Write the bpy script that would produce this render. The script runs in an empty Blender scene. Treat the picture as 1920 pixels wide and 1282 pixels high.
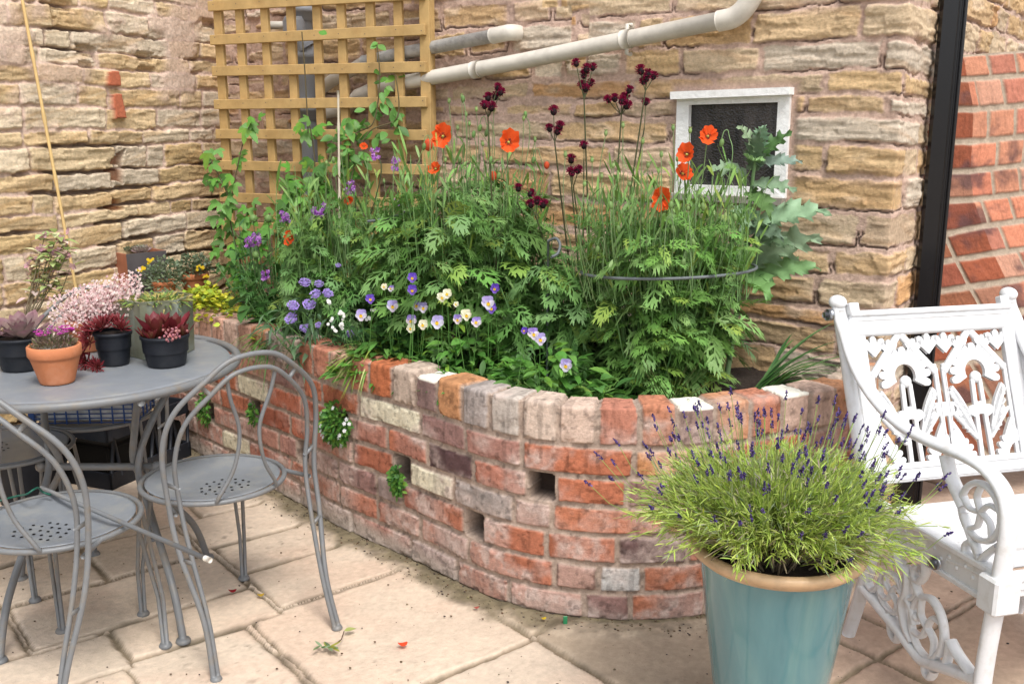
import bpy, math, random
import numpy as np
from math import sin, cos, pi, radians, sqrt

# ------------------------------------------------------------------ camera, sky, sun
SC = bpy.context.scene
COL = SC.collection
F_PX, PITCH, EYE = 1867.0, radians(12.5), 1.42
cam_d = bpy.data.cameras.new('camera'); cam_d.sensor_width = 36; cam_d.lens = F_PX/1920*36
cam_d.clip_start = 0.05; cam_d.clip_end = 500
cam = bpy.data.objects.new('camera', cam_d); COL.objects.link(cam)
cam.location = (0, 0, EYE); cam.rotation_euler = (pi/2-PITCH, 0, 0)
SC.camera = cam
W = bpy.data.worlds.new('World'); SC.world = W; W.use_nodes = True
wn = W.node_tree.nodes; wl = W.node_tree.links
sky = wn.new('ShaderNodeTexSky'); sky.sky_type = 'NISHITA'; sky.sun_disc = False
SUN_EL, SUN_AZ = radians(58), radians(156)      # azimuth clockwise from +Y: the sun stands behind the camera, a little right
sky.sun_elevation = SUN_EL; sky.sun_rotation = SUN_AZ
sky.dust_density = 3.0
hs = wn.new('ShaderNodeHueSaturation'); hs.inputs['Saturation'].default_value = 0.30
wl.new(sky.outputs[0], hs.inputs['Color']); wl.new(hs.outputs[0], wn['Background'].inputs[0])
wn['Background'].inputs[1].default_value = 0.15
sl = bpy.data.lights.new('sun', 'SUN'); sl.energy = 1.5; sl.angle = radians(18); sl.color = (1, 0.97, 0.92)
so = bpy.data.objects.new('sun', sl); COL.objects.link(so)
so.rotation_euler = (pi/2-SUN_EL, 0, -SUN_AZ+pi)
so.location = (-2, -4, 8)
SC.view_settings.view_transform = 'Standard'; SC.view_settings.look = 'None'
SC.view_settings.exposure = 0.82; SC.view_settings.gamma = 1

# ------------------------------------------------------------------ helpers
rnd = random.Random(7)
RG = np.random.default_rng(11)
def V(*a): return np.array(a, float)
def nrm(v):
    v = np.asarray(v, float); return v/(np.linalg.norm(v)+1e-12)
def ray(px, py):
    u = (px-960)/F_PX; v = (py-641)/F_PX
    return V(u, cos(PITCH)-v*sin(PITCH), -sin(PITCH)-v*cos(PITCH))
def aty(px, py, y):
    d = ray(px, py); return V(0, 0, EYE)+d*(y/d[1])
def atz(px, py, z):
    d = ray(px, py); return V(0, 0, EYE)+d*((z-EYE)/d[2])
def atpl(px, py, P, n):
    d = ray(px, py); o = V(0, 0, EYE); return o+d*(np.dot(np.asarray(P)-o, n)/np.dot(d, n))

class MB:
    def __init__(s): s.v = []; s.f = []; s.c = []; s.n = 0; s.flat = []
    def add(s, v, f, c=(1, 1, 1), flat=False):
        n0 = len(s.f)
        v = np.asarray(v, float).reshape(-1, 3); c = np.asarray(c, float)
        if c.ndim == 1: c = np.tile(c[:3], (len(v), 1))
        s.v.append(v); s.c.append(c[:, :3])
        if isinstance(f, np.ndarray): s.f.append(f+s.n)
        else:
            for k in f: s.f.append(np.asarray(k, int).reshape(1, -1)+s.n)
        s.n += len(v)
        if flat: s.flat += range(n0, len(s.f))
    def merge(s, o, M=None, t=(0, 0, 0)):
        v = np.concatenate(o.v)
        if M is not None: v = v@np.asarray(M).T
        s.v.append(v+np.asarray(t)); s.c += [np.concatenate(o.c)]
        s.f += [f+s.n for f in o.f]; s.n += len(v)
    def build(s, name, mat, parent=None, local=False, smooth=True):
        v = np.concatenate(s.v) if s.v else np.zeros((0, 3)); c = np.concatenate(s.c)
        if parent is not None and not local:
            p = parent
            while p is not None: v = v-np.array(p.location); p = p.parent
        me = bpy.data.meshes.new(name)
        me.vertices.add(len(v)); me.vertices.foreach_set('co', v.astype(np.float32).ravel())
        li = np.concatenate([f.ravel() for f in s.f]); sz = np.concatenate([np.full(len(f), f.shape[1]) for f in s.f])
        st = np.concatenate([[0], np.cumsum(sz)[:-1]])
        me.loops.add(len(li)); me.loops.foreach_set('vertex_index', li.astype(np.int32))
        me.polygons.add(len(sz)); me.polygons.foreach_set('loop_start', st.astype(np.int32))
        fl = set(s.flat); sm_ = np.concatenate([np.full(len(f), bool(smooth) and i not in fl) for i, f in enumerate(s.f)]); me.polygons.foreach_set('use_smooth', sm_)
        me.update(calc_edges=True); me.validate()
        a = me.color_attributes.new('Col', 'FLOAT_COLOR', 'POINT')
        c4 = np.ones((len(v), 4), np.float32); c4[:, :3] = c
        a.data.foreach_set('color', c4.ravel())
        me.materials.append(mat)
        o = bpy.data.objects.new(name, me); COL.objects.link(o)
        if parent is not None: o.parent = parent
        return o
def thing(name, label, cat, loc=(0, 0, 0), rz=0, group=None):
    o = bpy.data.objects.new(name, None); COL.objects.link(o)
    o.empty_display_size = .05; o.location = loc; o.rotation_euler = (0, 0, rz)
    return tag(o, label, cat, group)
def tag(o, label=None, cat=None, group=None, kind=None):
    if label: o['label'] = label
    if cat: o['category'] = cat
    if group: o['group'] = group
    if kind: o['kind'] = kind
    return o
def dup(root, loc, rz, label):
    r = root.copy(); COL.objects.link(r); r.location = loc; r.rotation_euler = (0, 0, rz); r['label'] = label
    for ch in list(root.children):
        c = ch.copy(); COL.objects.link(c); c.parent = r
        for g in list(ch.children):
            d = g.copy(); COL.objects.link(d); d.parent = c
    return r

def spl(pts, n=8, closed=False):
    P = [np.asarray(p, float) for p in pts]; m = len(P); out = []
    for i in range(m if closed else m-1):
        if closed: p0, p1, p2, p3 = P[(i-1) % m], P[i], P[(i+1) % m], P[(i+2) % m]
        else: p0, p1, p2, p3 = P[max(i-1, 0)], P[i], P[i+1], P[min(i+2, m-1)]
        for k in range(n):
            t = k/n
            out.append(.5*((2*p1)+(-p0+p2)*t+(2*p0-5*p1+4*p2-p3)*t*t+(-p0+3*p1-3*p2+p3)*t**3))
    if not closed: out.append(P[-1])
    return np.array(out)
def tube(mb, path, r, sides=8, col=(1, 1, 1), closed=False, flat=None, cap=True):
    P = np.asarray(path, float); n = len(P); r = np.full(n, r) if np.isscalar(r) else np.asarray(r, float)
    if len(r) != n: r = np.interp(np.linspace(0, 1, n), np.linspace(0, 1, len(r)), r)
    T = (np.roll(P, -1, 0)-np.roll(P, 1, 0)) if closed else np.gradient(P, axis=0)
    T = T/(np.linalg.norm(T, axis=1, keepdims=True)+1e-12)
    u = np.cross(T[0], V(0, 0, 1))
    if np.linalg.norm(u) < .05: u = np.cross(T[0], V(0, 1, 0))
    u = nrm(u); U = []
    for i in range(n):
        u = nrm(u-T[i]*np.dot(u, T[i])); U.append(u)
    U = np.array(U); B = np.cross(T, U)
    a = np.linspace(0, 2*pi, sides, endpoint=False)
    fx, fy = flat if flat else (1, 1)
    v = P[:, None]+r[:, None, None]*(np.cos(a)[None, :, None]*U[:, None]*fx+np.sin(a)[None, :, None]*B[:, None]*fy)
    i, j = np.meshgrid(np.arange(n if closed else n-1), np.arange(sides), indexing='ij')
    q = np.stack([(i % n)*sides+j, (i % n)*sides+(j+1) % sides, ((i+1) % n)*sides+(j+1) % sides, ((i+1) % n)*sides+j], -1).reshape(-1, 4)
    if isinstance(col, np.ndarray) and col.ndim == 2: col = np.repeat(col, sides, 0)
    mb.add(v.reshape(-1, 3), q, col)
    if cap and not closed:
        for e, o in ((0, 1), (n-1, -1)):
            mb.f.append(np.array([[mb.n-n*sides+e*sides+k for k in range(sides)][::o]]))
def lathe(mb, prof, seg=32, col=(1, 1, 1), c=(0, 0, 0), ang=0):
    P = np.asarray(prof, float); n = len(P); a = np.linspace(0, 2*pi, seg, endpoint=False)+ang
    v = np.stack([P[:, 0, None]*np.cos(a), P[:, 0, None]*np.sin(a), np.repeat(P[:, 1, None], seg, 1)], -1)+np.asarray(c)
    i, j = np.meshgrid(np.arange(n-1), np.arange(seg), indexing='ij')
    q = np.stack([i*seg+j, i*seg+(j+1) % seg, (i+1)*seg+(j+1) % seg, (i+1)*seg+j], -1).reshape(-1, 4)
    if isinstance(col, np.ndarray) and col.ndim == 2: col = np.repeat(col, seg, 0)
    mb.add(v.reshape(-1, 3), q, col)
def disc(mb, c, r, n, seg=12, col=(1, 1, 1)):
    n = nrm(n); u = nrm(np.cross(n, V(.3, .9, .2))); w = np.cross(n, u)
    a = np.linspace(0, 2*pi, seg, endpoint=False)
    mb.add(np.asarray(c)+r*(np.cos(a)[:, None]*u+np.sin(a)[:, None]*w), [list(range(seg))], col)
def ball(mb, c, r, col=(1, 1, 1), seg=8, rings=6, ax=(0, 0, 1)):
    r = np.asarray(r, float)*np.ones(3); ax = nrm(ax)
    u = nrm(np.cross(ax, V(.31, .9, .17))); w = np.cross(ax, u)
    t = np.linspace(0.001, pi-.001, rings+1); a = np.linspace(0, 2*pi, seg, endpoint=False)
    L = np.stack([np.sin(t)[:, None]*np.cos(a)*r[0], np.sin(t)[:, None]*np.sin(a)*r[1], np.repeat(np.cos(t)[:, None], seg, 1)*r[2]], -1).reshape(-1, 3)
    v = L[:, :1]*u+L[:, 1:2]*w+L[:, 2:]*ax+np.asarray(c)
    i, j = np.meshgrid(np.arange(rings), np.arange(seg), indexing='ij')
    q = np.stack([i*seg+j, i*seg+(j+1) % seg, (i+1)*seg+(j+1) % seg, (i+1)*seg+j], -1).reshape(-1, 4)
    mb.add(v, q, col)
def bbox(mb, o, ux, uy, uz, sx, sy, sz, b=.004, col=(1, 1, 1)):
    """chamfered box with corner o and axes ux, uy, uz"""
    ux, uy, uz = nrm(ux), nrm(uy), nrm(uz); b = min(b, sx/3, sy/3, sz/3)
    vs = []; idx = {}
    for i in (0, 1):
        for j in (0, 1):
            for k in (0, 1):
                c = V(i*sx, j*sy, k*sz); s = V(1-2*i, 1-2*j, 1-2*k)
                for a in range(3):
                    d = s*b; d[a] = 0; idx[(i, j, k, a)] = len(vs); vs.append(c+d)
    F = []
    for a in range(3):
        e1, e2 = (a+1) % 3, (a+2) % 3
        for s in (0, 1):
            r = []
            for p, q in ((0, 0), (1, 0), (1, 1), (0, 1)):
                t = [0, 0, 0]; t[a] = s; t[e1] = p; t[e2] = q; r.append(idx[(*t, a)])
            F.append(r)
        for p in (0, 1):
            for q in (0, 1):
                t0 = [0, 0, 0]; t0[e1] = p; t0[e2] = q; t1 = list(t0); t1[a] = 1
                F.append([idx[(*t0, e1)], idx[(*t1, e1)], idx[(*t1, e2)], idx[(*t0, e2)]])
    for i in (0, 1):
        for j in (0, 1):
            for k in (0, 1): F.append([idx[(i, j, k, a)] for a in range(3)])
    vs = np.array(vs); v = np.asarray(o)+vs[:, :1]*ux+vs[:, 1:2]*uy+vs[:, 2:]*uz
    mb.add(v, F, col, True)
def extr(mb, poly, o, ux, uy, th, col=(1, 1, 1)):
    """polygon (2D) extruded by th along ux x uy"""
    ux, uy = nrm(ux), nrm(uy); n = np.cross(ux, uy); P = np.asarray(poly, float); k = len(P)
    a = np.asarray(o)+P[:, :1]*ux+P[:, 1:]*uy
    mb.add(np.concatenate([a-n*th/2, a+n*th/2]), [list(range(k))[::-1], list(range(k, 2*k))]+[[i, (i+1) % k, k+(i+1) % k, k+i] for i in range(k)], col, True)

# numpy noise
def _h(ix, iy, s):
    n = (ix.astype(np.int64)*374761393+iy.astype(np.int64)*668265263+s*1442695041) & 0x7fffffff
    n = ((n ^ (n >> 13))*1274126177) & 0x7fffffff
    return ((n ^ (n >> 16)) & 0xffff)/65535.0
def vn(x, y, s=0):
    ix = np.floor(x); iy = np.floor(y); fx = x-ix; fy = y-iy
    fx = fx*fx*fx*(fx*(fx*6-15)+10); fy = fy*fy*fy*(fy*(fy*6-15)+10)
    a = _h(ix, iy, s); b = _h(ix+1, iy, s); c = _h(ix, iy+1, s); d = _h(ix+1, iy+1, s)
    return (a+(b-a)*fx)*(1-fy)+(c+(d-c)*fx)*fy-.5
def fbm(x, y, s=0, o=4, g=.5):
    r = 0; a = 1; t = 0
    for k in range(o): r = r+a*vn(x*2**k+17.3*k, y*2**k+9.1*k, s+k); t += a; a *= g
    return r/t*2
def ss(a, b, x):
    t = np.clip((x-a)/(b-a), 0, 1); return t*t*(3-2*t)
def grid_faces(nu, nv):
    i, j = np.meshgrid(np.arange(nu-1), np.arange(nv-1), indexing='ij')
    return np.stack([i*nv+j, (i+1)*nv+j, (i+1)*nv+j+1, i*nv+j+1], -1).reshape(-1, 4)

# ------------------------------------------------------------------ materials
def mat(name, col=(.8, .8, .8), rough=.6, metal=0, spec=.4, vcol=False, var=0, vscale=30, bump=0, bscale=60, trans=0, coat=0, rvar=0, dirt=None, dscale=6, damt=.5):
    m = bpy.data.materials.new(name); m.use_nodes = True; N = m.node_tree.nodes; L = m.node_tree.links
    b = N['Principled BSDF']; b.inputs['Roughness'].default_value = rough; b.inputs['Metallic'].default_value = metal
    b.inputs['Specular IOR Level'].default_value = spec; b.inputs['Coat Weight'].default_value = coat; b.inputs['Coat Roughness'].default_value = .08
    tc = N.new('ShaderNodeTexCoord')
    if vcol:
        a = N.new('ShaderNodeVertexColor'); a.layer_name = 'Col'; out = a.outputs[0]
    else:
        a = N.new('ShaderNodeRGB'); a.outputs[0].default_value = (*col, 1); out = a.outputs[0]
    def noise(sc, det=6, ro=.6):
        n = N.new('ShaderNodeTexNoise'); n.inputs['Scale'].default_value = sc; n.inputs['Detail'].default_value = det; n.inputs['Roughness'].default_value = ro
        L.new(tc.outputs['Object'], n.inputs['Vector']); return n
    if var:
        n = noise(vscale); mr = N.new('ShaderNodeMapRange'); mr.inputs[1].default_value = .25; mr.inputs[2].default_value = .75
        mr.inputs[3].default_value = 1-var; mr.inputs[4].default_value = 1+var; L.new(n.outputs[0], mr.inputs[0])
        mx = N.new('ShaderNodeMix'); mx.data_type = 'RGBA'; mx.blend_type = 'MULTIPLY'; mx.inputs[0].default_value = 1
        L.new(out, mx.inputs[6]); L.new(mr.outputs[0], mx.inputs[7]); out = mx.outputs[2]
    if dirt:
        n = noise(dscale, 8, .65); cr = N.new('ShaderNodeMapRange'); cr.inputs[1].default_value = .5; cr.inputs[2].default_value = .75
        cr.inputs[3].default_value = 0; cr.inputs[4].default_value = damt; L.new(n.outputs[0], cr.inputs[0])
        mx = N.new('ShaderNodeMix'); mx.data_type = 'RGBA'; L.new(cr.outputs[0], mx.inputs[0]); L.new(out, mx.inputs[6]); mx.inputs[7].default_value = (*dirt, 1); out = mx.outputs[2]
    L.new(out, b.inputs['Base Color'])
    if rvar:
        n = noise(vscale*.7); mr = N.new('ShaderNodeMapRange'); mr.inputs[3].default_value = rough-rvar; mr.inputs[4].default_value = rough+rvar
        L.new(n.outputs[0], mr.inputs[0]); L.new(mr.outputs[0], b.inputs['Roughness'])
    if bump:
        n = noise(bscale, 8, .7); bp = N.new('ShaderNodeBump'); bp.inputs['Strength'].default_value = bump; bp.inputs['Distance'].default_value = .01
        L.new(n.outputs[0], bp.inputs['Height']); L.new(bp.outputs[0], b.inputs['Normal'])
    if trans:
        t = N.new('ShaderNodeBsdfTranslucent'); L.new(out, t.inputs[0]); mx = N.new('ShaderNodeMixShader'); mx.inputs[0].default_value = trans
        L.new(b.outputs[0], mx.inputs[1]); L.new(t.outputs[0], mx.inputs[2]); L.new(mx.outputs[0], N['Material Output'].inputs[0])
    return m
M_STONE = mat('sandstone', vcol=True, rough=.9, spec=.2, var=.25, vscale=80, bump=.6, bscale=110)
M_BRICK = mat('weathered_brick', vcol=True, rough=.88, spec=.25, var=.2, vscale=90, bump=.45, bscale=160)
M_PAVE = mat('riven_paving', vcol=True, rough=.85, spec=.25, var=.1, vscale=60, bump=.45, bscale=110)
M_SOIL = mat('soil', (.035, .024, .018), rough=.95, var=.5, vscale=90, bump=1, bscale=120)
M_GROUND = mat('ground', (.33, .27, .21), rough=.95, var=.2, vscale=3)
M_METAL = mat('grey_painted_steel', (.150, .155, .160), rough=.45, spec=.5, var=.12, vscale=25, rvar=.14, dirt=(.20, .155, .10), dscale=26, damt=.6, bump=.08, bscale=120)
M_TABLE = mat('grey_painted_top', (.19, .205, .225), rough=.38, spec=.5, var=.08, vscale=20, rvar=.1, dirt=(.30, .29, .25), dscale=16, damt=.55)
M_WHITE = mat('white_gloss_paint', (.66, .665, .675), rough=.35, spec=.5, var=.03, vscale=12, dirt=(.40, .36, .29), dscale=32, damt=.4, bump=.06, bscale=60)
M_OLDWHITE = mat('flaking_white_paint', (.84, .835, .82), rough=.6, var=.05, vscale=30, dirt=(.40, .36, .3), dscale=22, damt=.3, bump=.5, bscale=60)
M_BLACK = mat('black_gloss_pipe', (.006, .006, .008), rough=.22, spec=.5)
M_BPLAST = mat('black_plastic', (.010, .012, .017), rough=.5, spec=.3, var=.3, vscale=14, dirt=(.035, .035, .035), dscale=8, damt=.5)
M_DARK = mat('dark_void', (.01, .009, .008), rough=1, spec=0)
M_TERRA = mat('terracotta', (.47, .17, .075), rough=.8, spec=.25, var=.14, vscale=18, dirt=(.55, .32, .22), dscale=10, damt=.4, bump=.15, bscale=90)
M_BROWNPOT = mat('rusty_brown_pot', (.36, .14, .08), rough=.6, var=.25, vscale=14)
M_GREYPOT = mat('slate_grey_pot', (.085, .075, .078), rough=.6, var=.25, vscale=14)
M_LEAF = mat('leaf', vcol=True, rough=.5, spec=.35, trans=.28, var=.18, vscale=40)
M_STEM = mat('stem', vcol=True, rough=.55, spec=.3)
M_PETAL = mat('petal', vcol=True, rough=.6, spec=.15, trans=.35, var=.08, vscale=80)
M_WOOD = mat('tanalised_softwood', (.45, .30, .125), rough=.75, spec=.25, var=.2, vscale=14, dirt=(.30, .17, .06), dscale=11, damt=.55, bump=.2, bscale=50)
M_CANE = mat('bamboo_cane', (.60, .42, .18), rough=.6, var=.15, vscale=20)
M_PVC = mat('grey_plastic_pipe', (.27, .285, .31), rough=.4, var=.08, vscale=10)
M_WPIPE = mat('weathered_white_pipe', (.60, .56, .49), rough=.5, var=.1, vscale=12, dirt=(.34, .31, .27), dscale=7, damt=.6)
M_GPIPE = mat('lichened_grey_pipe', (.40, .39, .37), rough=.6, var=.25, vscale=30, dirt=(.14, .13, .12), dscale=20, damt=.8, bump=.3, bscale=80)
M_HOOP = mat('grey_hoop_wire', (.11, .125, .13), rough=.5, var=.15)
M_BLUE = mat('blue_plastic', (.02, .06, .20), rough=.4)
M_WIRE = mat('green_wire', (.01, .09, .06), rough=.4)
M_BOLT = mat('bolt_steel', (.35, .36, .38), rough=.3, metal=.9)

def mat_glaze(name, c1, c2, c3, rough=.12):
    m = bpy.data.materials.new(name); m.use_nodes = True; N = m.node_tree.nodes; L = m.node_tree.links; b = N['Principled BSDF']
    tc = N.new('ShaderNodeTexCoord'); mp = N.new('ShaderNodeMapping'); mp.inputs['Scale'].default_value = (9, 9, 2.2); L.new(tc.outputs['Object'], mp.inputs[0])
    n = N.new('ShaderNodeTexNoise'); n.inputs['Scale'].default_value = 1; n.inputs['Detail'].default_value = 7; n.inputs['Roughness'].default_value = .55; n.inputs['Distortion'].default_value = .6
    L.new(mp.outputs[0], n.inputs['Vector'])
    r = N.new('ShaderNodeValToRGB'); e = r.color_ramp.elements; e[0].position = .3; e[0].color = (*c1, 1); e[1].position = .72; e[1].color = (*c3, 1)
    k = e.new(.52); k.color = (*c2, 1); L.new(n.outputs[0], r.inputs[0]); L.new(r.outputs[0], b.inputs['Base Color'])
    b.inputs['Roughness'].default_value = rough; b.inputs['Coat Weight'].default_value = .4; b.inputs['Coat Roughness'].default_value = .06
    n2 = N.new('ShaderNodeTexNoise'); n2.inputs['Scale'].default_value = 14; L.new(tc.outputs['Object'], n2.inputs['Vector'])
    bp = N.new('ShaderNodeBump'); bp.inputs['Strength'].default_value = .15; bp.inputs['Distance'].default_value = .01; L.new(n2.outputs[0], bp.inputs['Height']); L.new(bp.outputs[0], b.inputs['Normal'])
    return m
M_GLAZE = mat_glaze('turquoise_glaze', (.055, .155, .18), (.085, .20, .22), (.135, .255, .25))
M_HEX = mat_glaze('mottled_green_glaze', (.10, .095, .06), (.15, .16, .11), (.27, .33, .30), .25)
def mat_glass():
    m = bpy.data.materials.new('dark_reeded_glass'); m.use_nodes = True; N = m.node_tree.nodes; L = m.node_tree.links; b = N['Principled BSDF']
    tc = N.new('ShaderNodeTexCoord'); n = N.new('ShaderNodeTexNoise'); n.inputs['Scale'].default_value = 1; n.inputs['Detail'].default_value = 6; mp = N.new('ShaderNodeMapping'); mp.inputs['Scale'].default_value = (26, 26, 5); L.new(tc.outputs['Object'], mp.inputs[0]); L.new(mp.outputs[0], n.inputs['Vector'])
    w = N.new('ShaderNodeTexVoronoi'); w.inputs['Scale'].default_value = 150; L.new(tc.outputs['Object'], w.inputs['Vector'])
    r = N.new('ShaderNodeValToRGB'); r.color_ramp.elements[0].color = (.008, .007, .007, 1); r.color_ramp.elements[1].color = (.095, .080, .074, 1); r.color_ramp.elements[0].position = .38; r.color_ramp.elements[1].position = .8  # streaks in the base colour stand in for reflections on the pane
    L.new(n.outputs[0], r.inputs[0]); L.new(r.outputs[0], b.inputs['Base Color']); b.inputs['Roughness'].default_value = .28
    bp = N.new('ShaderNodeBump'); bp.inputs['Strength'].default_value = .5; bp.inputs['Distance'].default_value = .004; L.new(w.outputs[0], bp.inputs['Height']); L.new(bp.outputs[0], b.inputs['Normal'])
    return m
M_GLASS = mat_glass()

# ------------------------------------------------------------------ masonry layout
class Courses:
    """stones laid in courses; rasterised to ids and edge distances"""
    def __init__(s, L, H, seed, hr, lr, split=.25):
        r = random.Random(seed); z = -.05; s.ze = [z]; s.rows = []
        while z < H+.1:
            z += r.uniform(*hr); s.ze.append(z); x = -.3*r.random(); e = [x]
            while x < L+.5: x += r.uniform(*lr)*r.choice((.55, .8, 1, 1, 1.25)); e.append(x)
            s.rows.append(np.array(e))
        s.ze = np.array(s.ze); s.seed = seed
    def raster(s, S, Z, rad=.02):
        shp = S.shape; S = S.ravel(); Z = Z.ravel()
        ci = np.clip(np.searchsorted(s.ze, Z)-1, 0, len(s.rows)-1)
        dx = np.zeros(len(S)); sid = np.zeros(len(S), int); cx = np.zeros(len(S)); ln = np.zeros(len(S))
        for c in range(len(s.rows)):
            m = ci == c
            if not m.any(): continue
            e = s.rows[c]; k = np.clip(np.searchsorted(e, S[m])-1, 0, len(e)-2)
            dx[m] = np.minimum(S[m]-e[k], e[k+1]-S[m]); sid[m] = c*1000+k; cx[m] = (e[k]+e[k+1])/2; ln[m] = e[k+1]-e[k]
        z0 = s.ze[ci]; z1 = s.ze[ci+1]; dz = np.minimum(Z-z0, z1-Z)
        q = np.hypot(np.maximum(rad-dx, 0), np.maximum(rad-dz, 0)); d = np.where(q > 0, rad-q, np.minimum(dx, dz))
        zc = (z0+z1)/2
        return [a.reshape(shp) for a in (d, sid, S-cx, Z-zc, ln)]
def idr(sid, k):
    return _h(sid, sid*0+k*7919, k)

def terrace(S, Z, sid, t, seed, amp, cell=.11):
    # crisp broken bedding ledges inside each stone
    w = Z+.010*fbm(S*7, Z*4, seed, 3)+.004*fbm(S*30, Z*30, seed+3, 3)
    k = np.floor(w/t+idr(sid, 21)*7).astype(int); g = np.floor((S+.02*fbm(S*20, Z*30, seed+5, 3))/cell+idr(sid*0+k, 23)*9).astype(int)
    return amp*(2*_h(k*131+sid, g, seed)-1)
# ------------------------------------------------------------------ stone house wall (with return at the corner) and garden wall
WD = V(.815, -.579, 0); WN = V(-.579, -.815, 0)          # along the house wall to the right; outward normal
W0 = V(.97, 3.37, 0); CORN = W0-2.97*WD                  # inner corner
LW = 3.267
END = CORN+LW*WD; RD = V(.579, .815, 0); RN = V(.815, -.579, 0)
GD = V(-.402, -.916, 0); GN = V(.916, -.402, 0)          # garden wall runs from the corner towards the camera
def wall_s(px, py):
    P = atpl(px, py, W0, WN); return float(np.dot(P-CORN, WD)), P[2]
def gwall_s(px, py):
    P = atpl(px, py, CORN, GN); return float(np.dot(P-CORN, GD)), P[2]

def house_wall():
    RL = 2.3; L = LW+RL; H = 2.45; st = .0045
    ns = int(L/st); nz = int(H/st); S, Z = np.meshgrid(np.linspace(-.07, L, ns), np.linspace(0, H, nz), indexing='ij')
    lay = Courses(L, H, 21, (.060, .120), (.20, .55)); lay2 = Courses(L, H, 22, (.040, .085), (.10, .30))
    rough = np.abs(fbm(S*22, Z*26, 5, 4)); rough2 = np.abs(fbm(S*18+40, Z*24, 6, 4))
    Sw = S+.014*fbm(S*5, Z*7, 3, 3)+.016*(rough-.2); Zw = Z+.015*fbm(S*1.7, Z*2, 7, 3)+.008*fbm(S*8, Z*5, 9, 3)+.012*(rough2-.2)
    d, sid, dx, dz, ln = lay.raster(Sw, Zw, .016)
    d2, sid2, dx2, dz2, ln2 = lay2.raster(Sw+.31, Zw+.02, .016)
    k = vn(np.floor(S/.42+.3*np.floor(Z/.23)), np.floor(Z/.23), 31) > .28+.35*ss(1.9, 2.5, S)-.5*ss(1.5, .9, S)
    d = np.where(k, d2, d); sid = np.where(k, sid2+500000, sid); dz = np.where(k, dz2, dz); dx = np.where(k, dx2, dx)
    wide = ss(2.6, 1.6, S)
    gap = .0045+.004*wide+(.007+.009*wide)*idr(sid, 1)**2+.006*fbm(S*12, Z*12, 40, 3)*(.5+wide)
    m = ss(gap, gap+.006, d)
    ter = terrace(S, Z, sid, .017, 50, .0032)+terrace(S, Z, sid, .034, 57, .0035, .2)
    face = .004+.010*idr(sid, 2)**1.5+ter+.0035*fbm(S*6+idr(sid, 5)*30, Z*60+dx*6, 52, 4)+.006*fbm(S*9+idr(sid, 6)*50, Z*14, 60, 3)+dz*(idr(sid, 3)-.25)*.14
    mort = .003+.004*wide+.0035*fbm(S*40, Z*40, 70, 4)+.006*fbm(S*7, Z*9, 72)
    under = ss(0, -.012, dz)*np.exp(-((d-gap*.6)/.0025)**2)*ss(-.15, .2, fbm(S*6, Z*8, 81, 3))      # open joint under a stone
    h = mort*(1-m)+np.maximum(face, mort*.6)*m-.016*under
    pal = np.array([(.55, .40, .21), (.52, .355, .17), (.56, .44, .265), (.49, .325, .145), (.52, .29, .11), (.56, .49, .36), (.53, .40, .25), (.54, .38, .18), (.55, .43, .26)])
    c = pal[(idr(sid, 8)*len(pal)).astype(int).clip(0, len(pal)-1)]*(0.88+.24*idr(sid, 9))[..., None]
    band = ss(.1, .6, fbm(S*4+idr(sid, 10)*40, Z*40+dx*8, 90, 4))[..., None]; c = c*(1-.35*band)+np.array((.42, .235, .09))*.35*band
    pale = ss(.2, .6, fbm(S*6, Z*14, 95, 4))[..., None]; c = c*(1-.5*pale)+np.array((.60, .49, .34))*.5*pale
    c = c*(1+ter*16)[..., None]
    mc = np.array((.49, .345, .275))*(1+.2*fbm(S*20, Z*20, 97, 4))[..., None]
    smear = ss(.15, .5, fbm(S*5, Z*9, 99, 4)+.1*wide)*.6
    c = c*np.array((1.0, .985, 1.06)); c = c*.86+np.array((.56, .42, .32))*.14
    mm = (m*(1-smear*(1-ss(.0, .03, d-gap))))[..., None]
    c = c*mm+mc*(1-mm); c = c*(1-.6*np.clip(under, 0, 1)[..., None])  # last factor paints a thin line of shade below the stones
    dk = ss(.25, .75, fbm(S*14, Z*34, 101, 5))[..., None]; c = c*(1-.30*dk)
    # shape: straight run, then the return round the corner
    onr = S > LW; t = np.where(onr, S-LW, 0)
    base = CORN+np.minimum(S, LW)[..., None]*WD+t[..., None]*RD
    w = ss(LW-.05, LW+.05, S)[..., None]; N = WN*(1-w)+RN*w; N = N/np.linalg.norm(N, axis=-1, keepdims=True)
    # opening for the window
    (s0, z0), (s1, z1) = wall_s(1275, 360), wall_s(1478, 175)
    hole = ss(0, .006, np.minimum(np.minimum(S-s0-.01, s1-.01-S), np.minimum(Z-z0-.01, z1-.01-Z)))
    nearw = ss(-.055, -.02, np.minimum(np.minimum(S-s0, s1-S), np.minimum(Z-z0, z1-Z))); h = h*(1-nearw)-.004*nearw; c = c*(1-nearw[..., None])+mc*nearw[..., None]
    h = h*(1-hole)-.10*hole
    P = base+N*h[..., None]; P[..., 2] = Z
    mb = MB(); mb.add(P.reshape(-1, 3), grid_faces(ns, nz), c.reshape(-1, 3))
    root = thing('house_wall', 'buff sandstone rubble house wall with pink mortar behind the flower bed', 'stone wall', tuple(CORN)); root['kind'] = 'thing'
    mb.build('stonework', M_STONE, root)
    back = MB()
    for a, b in ((CORN, END), (END, END+RD*2.3)):
        n = WN if a is CORN else RN
        d_ = nrm(b-a); o = a-n*.14+(d_*.2 if a is END else 0); bbox(back, o-n*.2, d_, n, V(0, 0, 1), np.linalg.norm(b-a), .2, 2.45, .002, (.4, .28, .2))
    back.build('core', M_STONE, root)
    # window
    def wp(px, py, off): return atpl(px, py, W0, WN)+WN*off
    fr = thing('window', None, None, tuple(wp(1375, 268, 0))); del_keys = None
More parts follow.
